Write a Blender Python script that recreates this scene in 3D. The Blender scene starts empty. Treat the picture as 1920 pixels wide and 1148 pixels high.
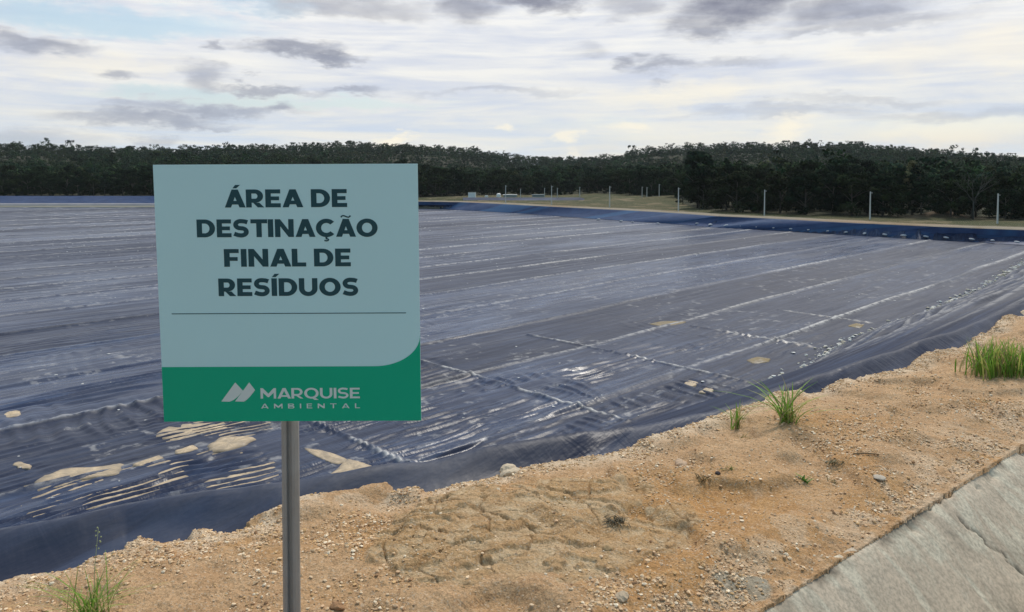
import bpy, bmesh, math, random
import numpy as np
from mathutils import Vector, Matrix

# ------------------------------------------------------------------ camera, world, sun
SC = bpy.context.scene
COL = SC.collection
F = 1400.0            # focal length in pixels of a 1920 px wide frame
HOR = 322.0           # horizon row
PITCH = math.radians(2.5)
CY = HOR + F * math.tan(PITCH)
EYE = 1.65
S = 1.5               # size of the far half of the place

cam = bpy.data.cameras.new('camera')
camo = bpy.data.objects.new('camera', cam)
COL.objects.link(camo)
cam.sensor_width = 36
cam.lens = F / 1920 * 36
cam.shift_y = -(574 - CY) / 1920
cam.clip_start = 0.05
cam.clip_end = 9000
camo.location = (0, 0, EYE)
camo.rotation_euler = (math.pi / 2 - PITCH, 0, 0)
SC.camera = camo

SC.view_settings.view_transform = 'Standard'
SC.view_settings.look = 'None'
SC.view_settings.exposure = 0.22
SC.view_settings.gamma = 1
SUN_EL, SUN_AZ = 52.0, 28.0     # ahead of the camera, to the right
sl = bpy.data.lights.new('sun', 'SUN')
sl.energy = 2.4
sl.angle = math.radians(12)
sl.color = (1.0, 0.93, 0.82)
so = bpy.data.objects.new('sun', sl)
COL.objects.link(so)
_d = Vector((math.sin(math.radians(SUN_AZ)) * math.cos(math.radians(SUN_EL)),
             math.cos(math.radians(SUN_AZ)) * math.cos(math.radians(SUN_EL)), math.sin(math.radians(SUN_EL))))
so.rotation_euler = _d.to_track_quat('Z', 'Y').to_euler()
so.location = _d * 60


class NT:
    """small helper to write node trees"""
    def __init__(self, tree):
        self.t = tree
        self.n = tree.nodes
        self.l = tree.links

    def node(self, typ, **kw):
        nd = self.n.new(typ)
        for k, v in kw.items():
            setattr(nd, k, v)
        return nd

    def put(self, sock, v):
        if v is None:
            return
        if isinstance(v, bpy.types.NodeSocket):
            self.l.new(v, sock)
        else:
            if sock.type == 'RGBA' and not hasattr(v, '__len__'):
                v = (v, v, v, 1)
            elif sock.type == 'RGBA' and len(v) == 3:
                v = (*v, 1)
            sock.default_value = v

    def m(self, op, a, b=None, c=None, clamp=False):
        nd = self.node('ShaderNodeMath', operation=op, use_clamp=clamp)
        self.put(nd.inputs[0], a)
        self.put(nd.inputs[1], b)
        self.put(nd.inputs[2], c)
        return nd.outputs[0]

    def vm(self, op, a, b=None):
        nd = self.node('ShaderNodeVectorMath', operation=op)
        self.put(nd.inputs[0], a)
        if b is not None:
            self.put(nd.inputs[1], b)
        return nd.outputs[0]

    def mix(self, fac, a, b, blend='MIX'):
        nd = self.node('ShaderNodeMix', data_type='RGBA', blend_type=blend)
        self.put(nd.inputs['Factor'], fac)
        self.put(nd.inputs[6], a)
        self.put(nd.inputs[7], b)
        return nd.outputs[2]

    def ramp(self, v, lo, hi, a=0.0, b=1.0, smooth=True):
        nd = self.node('ShaderNodeMapRange', interpolation_type='SMOOTHSTEP' if smooth else 'LINEAR')
        self.put(nd.inputs[0], v)
        for i, x in zip((1, 2, 3, 4), (lo, hi, a, b)):
            self.put(nd.inputs[i], x)
        return nd.outputs[0]

    def noise(self, vec, scale, detail=4, rough=0.55, dist=0.0, color=False):
        nd = self.node('ShaderNodeTexNoise')
        self.put(nd.inputs['Vector'], vec)
        nd.inputs['Scale'].default_value = scale
        nd.inputs['Detail'].default_value = detail
        nd.inputs['Roughness'].default_value = rough
        nd.inputs['Distortion'].default_value = dist
        return nd.outputs['Color' if color else 'Fac']

    def scale(self, vec, s, loc=(0, 0, 0), rot=(0, 0, 0)):
        nd = self.node('ShaderNodeMapping')
        self.put(nd.inputs[0], vec)
        nd.inputs['Location'].default_value = loc
        nd.inputs['Rotation'].default_value = rot
        nd.inputs['Scale'].default_value = s
        return nd.outputs[0]


world = bpy.data.worlds.new('World')
SC.world = world
world.use_nodes = True
wt = NT(world.node_tree)
wt.n.clear()
sky = wt.node('ShaderNodeTexSky', sky_type='NISHITA')
sky.sun_disc = False
sky.sun_elevation = math.radians(SUN_EL)
sky.sun_rotation = math.radians(SUN_AZ)
sky.air_density = 1.2
sky.dust_density = 1.5
SKY_STRENGTH = 0.1
tc = wt.node('ShaderNodeTexCoord').outputs['Generated']
sep = wt.node('ShaderNodeSeparateXYZ')
wt.put(sep.inputs[0], tc)
AZ = wt.m('ARCTAN2', sep.outputs[0], sep.outputs[1])
EL = wt.m('ARCSINE', sep.outputs[2])
cmb = wt.node('ShaderNodeCombineXYZ')
wt.put(cmb.inputs[0], AZ)
wt.put(cmb.inputs[1], wt.m('MULTIPLY', EL, 2.6))
AE = cmb.outputs[0]
n1 = wt.noise(AE, 9, 6, 0.6, color=True)
sepn = wt.node('ShaderNodeSeparateXYZ')
wt.put(sepn.inputs[0], n1)
wx = wt.m('SUBTRACT', sepn.outputs[0], 0.5)
wy = wt.m('SUBTRACT', sepn.outputs[1], 0.5)
n2 = wt.noise(AE, 26, 6, 0.68)
wx2 = wt.m('MULTIPLY_ADD', wx, 0.16, AZ)
wy2 = wt.m('MULTIPLY_ADD', wy, 0.065, EL)
wyf = wt.m('MULTIPLY_ADD', wt.m('SUBTRACT', n2, 0.5), 0.026, wy2)


def sky_dir(px, py):
    a = math.atan((px - 960) / F)
    return a, math.atan((HOR - py) / F * math.cos(a))


def blob(px, py, wpx, hpx, soft=1.05):
    """cloud puff: centre and half sizes given in photograph pixels, kept as sky angles"""
    a, e = sky_dir(px, py)
    dx = wt.m('MULTIPLY', wt.m('SUBTRACT', wx2, a), F / wpx)
    dy = wt.m('MULTIPLY', wt.m('SUBTRACT', wyf, e), F / hpx)
    r = wt.m('SQRT', wt.m('ADD', wt.m('MULTIPLY', dx, dx), wt.m('MULTIPLY', dy, dy)))
    return wt.ramp(r, 1.25, 1.25 - soft)


def blobs(lst):
    acc = None
    for (px, py, w, h, k, *sf) in lst:
        b = wt.m('MULTIPLY', blob(px, py, w, h, *(sf or [1.05])), k)
        acc = b if acc is None else wt.m('MAXIMUM', acc, b)
    return acc


# thin bright veil: long flat streaks plus soft puffs
v1 = wt.noise(wt.scale(AE, (2.2, 7, 1), (3.1, 0.4, 0)), 2.4, 7, 0.58, 0.6)
v2 = wt.noise(wt.scale(AE, (1.6, 12, 1), (0.7, 2.4, 0)), 3.0, 5, 0.6, 0.3)
veil = wt.ramp(wt.m('ADD', v1, wt.m('MULTIPLY', v2, 0.5)), 0.48, 0.98)
K = 1.0 / SKY_STRENGTH
def lin(r, g, b, k=1.0):
    f = lambda c: ((c / 255 + 0.055) / 1.055) ** 2.4 if c > 10 else c / 255 / 12.92
    return (f(r) * k, f(g) * k, f(b) * k)
c_lo = wt.mix(wt.ramp(EL, 0.0, 0.14), lin(196, 210, 226, K), lin(200, 206, 220, K))
c_hi = wt.mix(wt.ramp(EL, 0.0, 0.2), lin(228, 226, 218, K), lin(236, 235, 232, K))
cloud = wt.mix(veil, c_lo, c_hi)
# clear blue openings show the Nishita sky
gap = blobs([(420, 180, 240, 18, .9, 1.0), (640, 192, 190, 14, .9, 1.0), (200, 36, 280, 24, .85, 1.0), (1760, 252, 210, 36, 1.0, 1.1),
             (1250, 270, 260, 26, .5, 1.1), (1120, 232, 180, 18, .35, 1.1), (480, 15, 120, 14, .6, 1.0), (60, 275, 120, 20, .35, 1.0)])
skyc = wt.mix(0.45, wt.mix(1.0, sky.outputs[0], (1.5, 1.3, 1.15, 1), 'MULTIPLY'), lin(150, 196, 226, K))
cloud = wt.mix(gap, cloud, skyc)
# warm lit tops low over the ridge
lit = blobs([(948, 238, 26, 9, .7), (740, 265, 42, 12, .8), (1068, 260, 22, 22, .7), (1170, 240, 60, 14, .6), (1480, 248, 48, 34, .75, 1.0),
             (1700, 105, 120, 40, .4, 1.1), (1870, 95, 110, 40, .5, 1.1), (200, 115, 170, 26, .4, 1.1), (1280, 175, 170, 26, .5, 1.1)])
cloud = wt.mix(lit, cloud, lin(250, 240, 216, K))
# grey cloud bodies
dark = blobs([(280, 222, 150, 16, .9), (400, 205, 200, 15, .85), (545, 205, 44, 17, .9), (340, 228, 130, 9, .8),
              (380, 145, 40, 28, .62), (500, 162, 110, 10, .8), (660, 168, 75, 11, .75), (230, 137, 38, 13, .65),
              (550, 92, 110, 15, .9), (620, 102, 90, 11, .9), (400, 90, 24, 12, .6), (70, 75, 120, 17, .8), (0, 62, 60, 15, .75),
              (1190, 108, 32, 15, .7), (1245, 122, 44, 16, .65), (1350, 112, 110, 12, .45), (1240, 150, 30, 8, .4),
              (640, 12, 200, 26, .55), (880, 22, 70, 34, .7), (1010, 0, 150, 22, .95), (1180, 12, 70, 30, .5),
              (1390, 8, 140, 48, 1.0), (1310, 42, 70, 30, .8), (1590, 20, 110, 40, .75), (1540, 62, 90, 12, .5),
              (1640, 45, 170, 18, .5), (930, 172, 170, 9, .35), (1480, 210, 190, 12, .4), (1630, 186, 140, 10, .35),
              (1800, 215, 180, 14, .4, 1.1), (1100, 100, 60, 16, .3, 1.1),
              (60, 255, 120, 18, .4, 1.0), (310, 262, 40, 14, .45, 1.0)])
dtex = wt.ramp(wt.noise(AE, 17, 5, 0.6), 0.25, 0.7, 0.72, 1.06)
dcol = wt.mix(wt.ramp(EL, 0.05, 0.24), lin(150, 156, 172, K), lin(124, 126, 142, K))
cloud = wt.mix(wt.m('MULTIPLY', dark, dtex, clamp=True), cloud, dcol)
# darker deck higher up; unseen sky behind camera tinted to colour the sign
back = wt.ramp(sep.outputs[1], 0.35, -0.45)
high = wt.ramp(EL, 0.32, 0.75)
bcol = wt.mix(wt.ramp(wt.noise(tc, 3, 5), 0.35, 0.65), (1.7, 3.2, 4.6, 1), (2.8, 4.2, 5.2, 1))
hcol = wt.mix(wt.ramp(wt.noise(tc, 4, 6), 0.35, 0.65), (3.6, 4.2, 5.0, 1), (6.8, 7.0, 7.2, 1))
cloud = wt.mix(high, cloud, hcol)
cloud = wt.mix(back, cloud, bcol)
cloud = wt.mix(wt.ramp(EL, -0.02, -0.06), cloud, (1.2, 1.2, 1.2, 1))
bg = wt.node('ShaderNodeBackground')
wt.put(bg.inputs[0], cloud)
bg.inputs[1].default_value = SKY_STRENGTH
wo = wt.node('ShaderNodeOutputWorld')
wt.l.new(bg.outputs[0], wo.inputs[0])

# ------------------------------------------------------------------ maths helpers
rng = np.random.default_rng(11)
random.seed(5)


def ss(a, b, x):
    t = np.clip((x - a) / (b - a), 0, 1)
    return t * t * (3 - 2 * t)


def zs(z):
    return EYE + (z - EYE) * S


def P(px, py, z=0.0):
    """world point at height z seen at photograph pixel (px, py): used to survey the place"""
    x = (px - 960) / F
    y = (CY - py) / F
    d = Vector((x, math.cos(PITCH) + y * math.sin(PITCH), -math.sin(PITCH) + y * math.cos(PITCH)))
    k = (z - EYE) / d.z
    return Vector((d.x * k, d.y * k, z))


def D(px, depth, z=0.0):
    return Vector(((px - 960) / F * depth, depth, z))


def hash2(i, j, k=0):
    h = (i.astype(np.int64) * 374761393 + j.astype(np.int64) * 668265263 + k * 974711) & 0x7fffffff
    h = ((h ^ (h >> 13)) * 1274126177) & 0x7fffffff
    h = ((h ^ (h >> 15)) * 1103515245) & 0x7fffffff
    return ((h ^ (h >> 16)) & 0xffffff) / float(0xffffff)


def vnoise(x, y, k=0):
    x0 = np.floor(x); y0 = np.floor(y)
    fx = x - x0; fy = y - y0
    fx = fx * fx * fx * (fx * (fx * 6 - 15) + 10); fy = fy * fy * fy * (fy * (fy * 6 - 15) + 10)
    a = hash2(x0, y0, k); b = hash2(x0 + 1, y0, k); c = hash2(x0, y0 + 1, k); d = hash2(x0 + 1, y0 + 1, k)
    return (a + (b - a) * fx) * (1 - fy) + (c + (d - c) * fx) * fy


def fbm(x, y, o=4, k=0, g=0.5):
    s = 0; a = 1; t = 0
    for i in range(o):
        s = s + a * vnoise(x + 17.3 * i, y - 9.1 * i, k + i); t += a
        x = x * 2.03; y = y * 2.03; a *= g
    return s / t


def voronoi(x, y, k=0):
    xi = np.floor(x); yi = np.floor(y)
    f1 = np.full(x.shape, 9.0); f2 = np.full(x.shape, 9.0); idc = np.zeros(x.shape)
    for dx in (-1, 0, 1):
        for dy in (-1, 0, 1):
            cx = xi + dx; cy = yi + dy
            px = cx + hash2(cx, cy, k); py = cy + hash2(cx, cy, k + 50)
            d = np.hypot(px - x, py - y)
            r = hash2(cx, cy, k + 99)
            near = d < f1
            f2 = np.where(near, f1, np.minimum(f2, d))
            idc = np.where(near, r, idc)
            f1 = np.where(near, d, f1)
    return f1, f2, idc


def sdist(poly, x, y):
    """signed distance to a closed polygon, positive outside"""
    best = np.full(x.shape, 1e9); inside = np.zeros(x.shape, bool)
    n = len(poly)
    for i in range(n):
        ax, ay = poly[i]; bx, by = poly[(i + 1) % n]
        ex, ey = bx - ax, by - ay
        t = np.clip(((x - ax) * ex + (y - ay) * ey) / (ex * ex + ey * ey + 1e-12), 0, 1)
        best = np.minimum(best, (x - ax - t * ex) ** 2 + (y - ay - t * ey) ** 2)
        c = ((ay > y) != (by > y)) & (x < ex * (y - ay) / (ey if ey else 1e-12) + ax)
        inside ^= c
    d = np.sqrt(best)
    return np.where(inside, -d, d)


def col3(r, g, b):
    return np.array(lin(r, g, b))


def link_mesh(name, me, mat=None, parent=None):
    o = bpy.data.objects.new(name, me)
    COL.objects.link(o)
    if mat:
        me.materials.append(mat)
    if parent:
        o.parent = parent
    return o


def np_mesh(name, verts, faces, smooth=True, cols=None):
    """verts (n,3); faces (m,k) all with k corners; cols (n,3) point colours"""
    me = bpy.data.meshes.new(name)
    verts = np.asarray(verts, np.float32); faces = np.asarray(faces, np.int32)
    m, k = faces.shape
    me.vertices.add(len(verts)); me.vertices.foreach_set('co', verts.ravel())
    me.loops.add(m * k); me.loops.foreach_set('vertex_index', faces.ravel())
    me.polygons.add(m)
    me.polygons.foreach_set('loop_start', np.arange(0, m * k, k, dtype=np.int32))
    me.polygons.foreach_set('use_smooth', np.full(m, smooth))
    if cols is not None:
        a = me.color_attributes.new('Col', 'FLOAT_COLOR', 'POINT')
        c4 = np.ones((len(verts), 4), np.float32); c4[:, :3] = cols
        a.data.foreach_set('color', c4.ravel())
    me.update(calc_edges=True); me.validate()
    return me


def tag(o, label=None, cat=None, group=None, kind=None):
    for k, v in (('label', label), ('category', cat), ('group', group), ('kind', kind)):
        if v:
            o[k] = v
    return o


def empty(name, loc, label, cat, group=None, rz=0.0):
    o = bpy.data.objects.new(name, None)
    COL.objects.link(o)
    o.location = loc; o.rotation_euler = (0, 0, rz)
    o.empty_display_size = 0.2
    return tag(o, label, cat, group)


def bm_obj(name, bm, mat, parent=None, smooth=False):
    me = bpy.data.meshes.new(name)
    bm.normal_update()
    bm.to_mesh(me); bm.free()
    if smooth:
        me.polygons.foreach_set('use_smooth', [True] * len(me.polygons))
    return link_mesh(name, me, mat, parent)


def add_box(bm, cx, cy, cz, sx, sy, sz, bev=0.0):
    r = bmesh.ops.create_cube(bm, size=1)
    for v in r['verts']:
        v.co = Vector((cx + v.co.x * sx, cy + v.co.y * sy, cz + v.co.z * sz))
    if bev:
        ed = list({e for v in r['verts'] for e in v.link_edges})
        bmesh.ops.bevel(bm, geom=ed, offset=bev, segments=2, affect='EDGES')


def add_tube(bm, pts, radii, seg=10, cap=True):
    rings = []
    for i, p in enumerate(pts):
        p = Vector(p)
        a = Vector(pts[max(0, i - 1)]); b = Vector(pts[min(len(pts) - 1, i + 1)])
        t = (b - a).normalized()
        u = t.cross(Vector((0, 0, 1)) if abs(t.z) < 0.9 else Vector((1, 0, 0))).normalized()
        w = t.cross(u)
        rings.append([bm.verts.new(p + (u * math.cos(2 * math.pi * k / seg) + w * math.sin(2 * math.pi * k / seg)) * radii[i]) for k in range(seg)])
    for a, b in zip(rings, rings[1:]):
        for k in range(seg):
            bm.faces.new((a[k], a[(k + 1) % seg], b[(k + 1) % seg], b[k]))
    if cap:
        bm.faces.new(rings[0][::-1]); bm.faces.new(rings[-1])


# ------------------------------------------------------------------ materials
def new_mat(name):
    m = bpy.data.materials.new(name)
    m.use_nodes = True
    t = NT(m.node_tree)
    return m, t, m.node_tree.nodes['Principled BSDF']


def plain(name, color, rough=0.6, metal=0.0, spec=0.4, var=0.12, nscale=20, bump=0.0, bscale=60):
    m, t, b = new_mat(name)
    co = t.node('ShaderNodeTexCoord').outputs['Object']
    n = t.noise(co, nscale, 5, 0.6)
    t.put(b.inputs['Base Color'], t.mix(n, tuple(c * (1 - var) for c in color), tuple(min(1, c * (1 + var)) for c in color)))
    t.put(b.inputs['Roughness'], t.ramp(n, 0.3, 0.7, rough - 0.06, min(1, rough + 0.08)))
    b.inputs['Metallic'].default_value = metal
    b.inputs['Specular IOR Level'].default_value = spec
    if bump:
        bn = t.node('ShaderNodeBump')
        bn.inputs['Strength'].default_value = 0.6
        bn.inputs['Distance'].default_value = bump
        t.put(bn.inputs['Height'], t.noise(co, bscale, 6, 0.65))
        t.put(b.inputs['Normal'], bn.outputs[0])
    return m


# ground: colour zones live on the mesh, grain comes from noise
M_GROUND, t, b = new_mat('ground_soil')
at = t.node('ShaderNodeAttribute', attribute_name='Col').outputs['Color']
pos = t.node('ShaderNodeNewGeometry').outputs['Position']
g1 = t.noise(pos, 95, 6, 0.7)
g2 = t.noise(pos, 7, 5, 0.65)
vo = t.node('ShaderNodeTexVoronoi')
vo.inputs['Scale'].default_value = 150
t.put(vo.inputs['Vector'], pos)
c = t.mix(t.ramp(g1, 0.3, 0.7), t.mix(1.0, at, (0.72, 0.68, 0.64, 1), 'MULTIPLY'), t.mix(1.0, at, (1.18, 1.18, 1.18, 1), 'MULTIPLY'))
c = t.mix(t.ramp(g2, 0.35, 0.68), t.mix(1.0, c, (0.86, 0.82, 0.78, 1), 'MULTIPLY'), c)
sepc = t.node('ShaderNodeSeparateColor')
t.put(sepc.inputs[0], vo.outputs['Color'])
c = t.mix(t.ramp(sepc.outputs[0], 0.86, 0.95, 0, 0.45), c, (0.62, 0.52, 0.40, 1))
c = t.mix(t.ramp(sepc.outputs[1], 0.9, 0.97, 0, 0.4), c, (0.16, 0.09, 0.05, 1))
t.put(b.inputs['Base Color'], c)
b.inputs['Roughness'].default_value = 0.95
b.inputs['Specular IOR Level'].default_value = 0.15
bn = t.node('ShaderNodeBump')
bn.inputs['Strength'].default_value = 0.9
bn.inputs['Distance'].default_value = 0.012
t.put(bn.inputs['Height'], t.m('ADD', t.noise(pos, 110, 6, 0.72), t.m('MULTIPLY', t.noise(pos, 24, 4, 0.6), 1.4)))
t.put(b.inputs['Normal'], bn.outputs[0])

# black geomembrane: Col.r dried silt film and painted sheen, Col.g seam salt and painted highlights, Col.b wetness
M_LINER, t, b = new_mat('plastic_liner')
at = t.node('ShaderNodeAttribute', attribute_name='Col').outputs['Color']
sp = t.node('ShaderNodeSeparateColor')
t.put(sp.inputs[0], at)
pos = t.node('ShaderNodeNewGeometry').outputs['Position']
rot = t.scale(pos, (1, 1, 1), (0, 0, 0), (0, 0, math.radians(-45)))      # x runs along the seams
streak = t.noise(t.scale(rot, (0.10, 1.5, 1)), 1.0, 6, 0.62, 0.4)
patch = t.noise(pos, 0.10, 5, 0.6, 0.5)
fine = t.noise(pos, 3.2, 6, 0.65)
base = t.mix(t.ramp(patch, 0.3, 0.7), (0.026, 0.038, 0.074, 1), (0.050, 0.066, 0.108, 1))
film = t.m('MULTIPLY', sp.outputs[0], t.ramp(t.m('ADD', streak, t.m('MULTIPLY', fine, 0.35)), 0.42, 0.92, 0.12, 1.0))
st2 = t.noise(t.scale(rot, (0.22, 3.4, 1)), 1.3, 6, 0.66, 0.6)
base = t.mix(t.ramp(st2, 0.42, 0.66), t.mix(1.0, base, (0.55, 0.58, 0.66, 1), 'MULTIPLY'), t.mix(1.0, base, (1.5, 1.45, 1.35, 1), 'MULTIPLY'))
base = t.mix(t.ramp(st2, 0.62, 0.74, 0, 0.30), base, (0.125, 0.140, 0.175, 1))
sr = t.node('ShaderNodeSeparateXYZ')
t.put(sr.inputs[0], rot)
pid = t.m('FLOOR', t.m('DIVIDE', t.m('SUBTRACT', sr.outputs[1], 15.0), 5.2))
wn = t.node('ShaderNodeTexWhiteNoise', noise_dimensions='1D')
t.put(wn.inputs['W'], pid)
band = t.m('ADD', t.m('MULTIPLY', wn.outputs['Value'], 0.5), t.m('MULTIPLY', t.noise(t.scale(rot, (0.035, 0.22, 1)), 1.0, 4, 0.55, 0.5), 0.8))
base = t.mix(t.ramp(band, 0.35, 0.95), t.mix(1.0, base, (0.5, 0.57, 0.72, 1), 'MULTIPLY'), t.mix(1.0, base, (1.32, 1.42, 1.55, 1), 'MULTIPLY'))
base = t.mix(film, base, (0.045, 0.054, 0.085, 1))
specks = t.ramp(t.noise(t.scale(rot, (0.7, 1.7, 1)), 2.2, 5, 0.75), 0.69, 0.78)
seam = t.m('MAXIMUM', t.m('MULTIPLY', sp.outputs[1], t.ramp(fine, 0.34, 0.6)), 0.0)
base = t.mix(seam, base, (0.66, 0.64, 0.62, 1))  # one pale tone for seam salt and painted highlights
t.put(b.inputs['Base Color'], base)
rg = t.ramp(streak, 0.3, 0.75, 0.27, 0.44)
rg = t.m('ADD', rg, t.ramp(band, 0.35, 0.95, 0.06, -0.06))
rg = t.m('ADD', rg, t.m('MULTIPLY', film, 0.26))
rg = t.m('MULTIPLY_ADD', sp.outputs[2], -0.10, rg)
slp = t.node('ShaderNodeAttribute', attribute_name='Slp').outputs['Fac']
rg = t.m('MULTIPLY_ADD', t.m('MAXIMUM', slp, 0.0), 0.16, rg)
t.put(b.inputs['Roughness'], t.m('MAXIMUM', rg, 0.06))
t.put(b.inputs['Specular IOR Level'], t.m('MULTIPLY_ADD', slp, -0.08, 0.17))
bn = t.node('ShaderNodeBump')
bn.inputs['Strength'].default_value = 0.55
bn.inputs['Distance'].default_value = 0.05
t.put(bn.inputs['Height'], t.m('ADD', t.m('MULTIPLY', streak, 0.5), t.m('ADD', t.m('MULTIPLY', t.noise(t.scale(rot, (0.9, 2.4, 1)), 1.6, 5, 0.55), 0.8), t.m('MULTIPLY', t.m('MULTIPLY', t.noise(t.scale(rot, (3.6, 0.7, 1)), 1.2, 4, 0.6, 0.6), t.ramp(t.noise(pos, 0.16, 3), 0.42, 0.6)), 0.9))))
t.put(b.inputs['Normal'], bn.outputs[0])

M_BANK, t, b = new_mat('blue_bank_liner')
at = t.node('ShaderNodeAttribute', attribute_name='Col').outputs['Color']
sp = t.node('ShaderNodeSeparateColor')
t.put(sp.inputs[0], at)
pos = t.node('ShaderNodeNewGeometry').outputs['Position']
n = t.noise(pos, 0.6, 6, 0.65)
c = t.mix(t.ramp(n, 0.3, 0.7), (0.024, 0.044, 0.115, 1), (0.038, 0.066, 0.155, 1))
t.put(b.inputs['Base Color'], t.mix(sp.outputs[0], c, (0.045, 0.135, 0.27, 1)))
b.inputs['Roughness'].default_value = 0.5
b.inputs['Specular IOR Level'].default_value = 0.15
bn = t.node('ShaderNodeBump'); bn.inputs['Strength'].default_value = 0.6; bn.inputs['Distance'].default_value = 0.08
t.put(bn.inputs['Height'], t.noise(pos, 1.3, 5, 0.6)); t.put(b.inputs['Normal'], bn.outputs[0])

M_CONCRETE, t, b = new_mat('old_concrete')
pos = t.node('ShaderNodeNewGeometry').outputs['Position']
r39 = t.scale(pos, (1, 1, 1), (0, 0, 0), (0, 0, math.radians(-38.8)))
ca = t.noise(pos, 3.2, 7, 0.65)
cb = t.noise(t.scale(r39, (2.6, 0.8, 0.8)), 3.0, 6, 0.65, 0.8)
cc = t.noise(pos, 60, 5, 0.7)
c = t.mix(t.ramp(ca, 0.3, 0.7), (0.52, 0.425, 0.325, 1), (0.66, 0.545, 0.42, 1))
c = t.mix(t.ramp(cb, 0.48, 0.62), c, (0.68, 0.61, 0.48, 1))
c = t.mix(t.ramp(t.noise(t.scale(r39, (1.5, 0.6, 0.6), (4, 2, 0)), 2.2, 6, 0.7), 0.50, 0.68, 0, 0.75), c, (0.31, 0.26, 0.20, 1))
c = t.mix(t.ramp(cc, 0.35, 0.7, 0.0, 0.55), c, (0.17, 0.16, 0.13, 1))
at = t.node('ShaderNodeAttribute', attribute_name='Col').outputs['Color']
c = t.mix(1.0, c, at, 'MULTIPLY')
t.put(b.inputs['Base Color'], c)
b.inputs['Roughness'].default_value = 0.9
b.inputs['Specular IOR Level'].default_value = 0.2
bn = t.node('ShaderNodeBump')
bn.inputs['Strength'].default_value = 0.35
bn.inputs['Distance'].default_value = 0.003
t.put(bn.inputs['Height'], t.m('ADD', cc, t.m('MULTIPLY', cb, 0.8)))
t.put(b.inputs['Normal'], bn.outputs[0])


def vcol_mat(name, rough=0.85, spec=0.2, var=0.3, nscale=9, trans=0.0):
    m, t, b = new_mat(name)
    at = t.node('ShaderNodeAttribute', attribute_name='Col').outputs['Color']
    pos = t.node('ShaderNodeNewGeometry').outputs['Position']
    n = t.noise(pos, nscale, 4, 0.6)
    c = t.mix(n, t.mix(1.0, at, (1 - var,) * 3 + (1,), 'MULTIPLY'), t.mix(1.0, at, (1 + var,) * 3 + (1,), 'MULTIPLY'))
    t.put(b.inputs['Base Color'], c)
    b.inputs['Roughness'].default_value = rough
    b.inputs['Specular IOR Level'].default_value = spec
    if trans:
        tr = t.node('ShaderNodeBsdfTranslucent')
        t.put(tr.inputs[0], c)
        mx = t.node('ShaderNodeMixShader')
        mx.inputs[0].default_value = trans
        t.l.new(b.outputs[0], mx.inputs[1]); t.l.new(tr.outputs[0], mx.inputs[2])
        out = m.node_tree.nodes['Material Output']
        t.l.new(mx.outputs[0], out.inputs[0])
    return m


M_STONE = vcol_mat('stones', 0.9, 0.2, 0.2, 120)
M_LEAF = vcol_mat('foliage', 0.9, 0.03, 0.35, 0.35)
M_GRASS = vcol_mat('grass_blades', 0.6, 0.3, 0.2, 30, 0.35)
M_BARK = plain('bark', (0.09, 0.08, 0.065), 0.9, 0, 0.2, 0.3, 6)
M_PALEBARK = plain('pale_bark', (0.085, 0.082, 0.072), 0.9, 0, 0.1, 0.2, 6)
def silt_mat(name, color):
    m, t, b = new_mat(name)
    at = t.node('ShaderNodeAttribute', attribute_name='Col').outputs['Color']
    pos = t.node('ShaderNodeNewGeometry').outputs['Position']
    n = t.noise(pos, 2.6, 7, 0.68); n3 = t.noise(pos, 14, 6, 0.7)
    c = t.mix(t.ramp(n, 0.36, 0.66), tuple(v * 0.62 for v in color), color)
    c = t.mix(t.ramp(n3, 0.55, 0.7, 0, 0.6), c, tuple(v * 0.42 for v in color))
    t.put(b.inputs['Base Color'], t.mix(1.0, c, at, 'MULTIPLY'))
    t.put(b.inputs['Roughness'], t.ramp(n, 0.35, 0.65, 0.35, 0.85))
    bn = t.node('ShaderNodeBump'); bn.inputs['Strength'].default_value = 0.7; bn.inputs['Distance'].default_value = 0.02
    t.put(bn.inputs['Height'], n3); t.put(b.inputs['Normal'], bn.outputs[0])
    return m


M_SILT = silt_mat('wet_silt', (0.56, 0.435, 0.295))
M_SILT_DARK = silt_mat('algae_silt', (0.22, 0.16, 0.07))
M_STEEL = plain('galvanised_steel', (0.32, 0.325, 0.33), 0.55, 0.45, 0.4, 0.25, 14)
M_SIGN = plain('sign_pale_film', (0.455, 0.72, 0.795), 0.38, 0, 0.35, 0.03, 3)
M_GREEN = plain('sign_green_film', (0.0, 0.37, 0.225), 0.45, 0, 0.2, 0.03, 3)
M_DARK = plain('sign_dark_lettering', (0.008, 0.060, 0.082), 0.45, 0, 0.3, 0.03, 3)
M_PALE = plain('sign_pale_lettering', (0.56, 0.66, 0.68), 0.45, 0, 0.3, 0.03, 3)
M_POST = plain('concrete_post', (0.62, 0.60, 0.56), 0.9, 0, 0.2, 0.15, 3)
M_BAG = plain('woven_sack', (0.50, 0.50, 0.52), 0.8, 0, 0.2, 0.15, 6)
M_WHITE = plain('white_paint', (0.86, 0.85, 0.82), 0.6, 0, 0.3, 0.05, 2)
M_GREYROOF = plain('grey_sheeting', (0.30, 0.34, 0.35), 0.6, 0, 0.3, 0.1, 2)
M_TWIG = plain('dry_twig', (0.25, 0.17, 0.10), 0.9, 0, 0.1, 0.2, 30)

# ------------------------------------------------------------------ survey of the basin
HF = 5.0 * S
ZF = EYE - HF              # basin floor
ZB = zs(-2.45)             # far berm


def pix(lst, z):
    return [tuple(P(px, py, z)[:2]) for px, py in lst]


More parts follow.
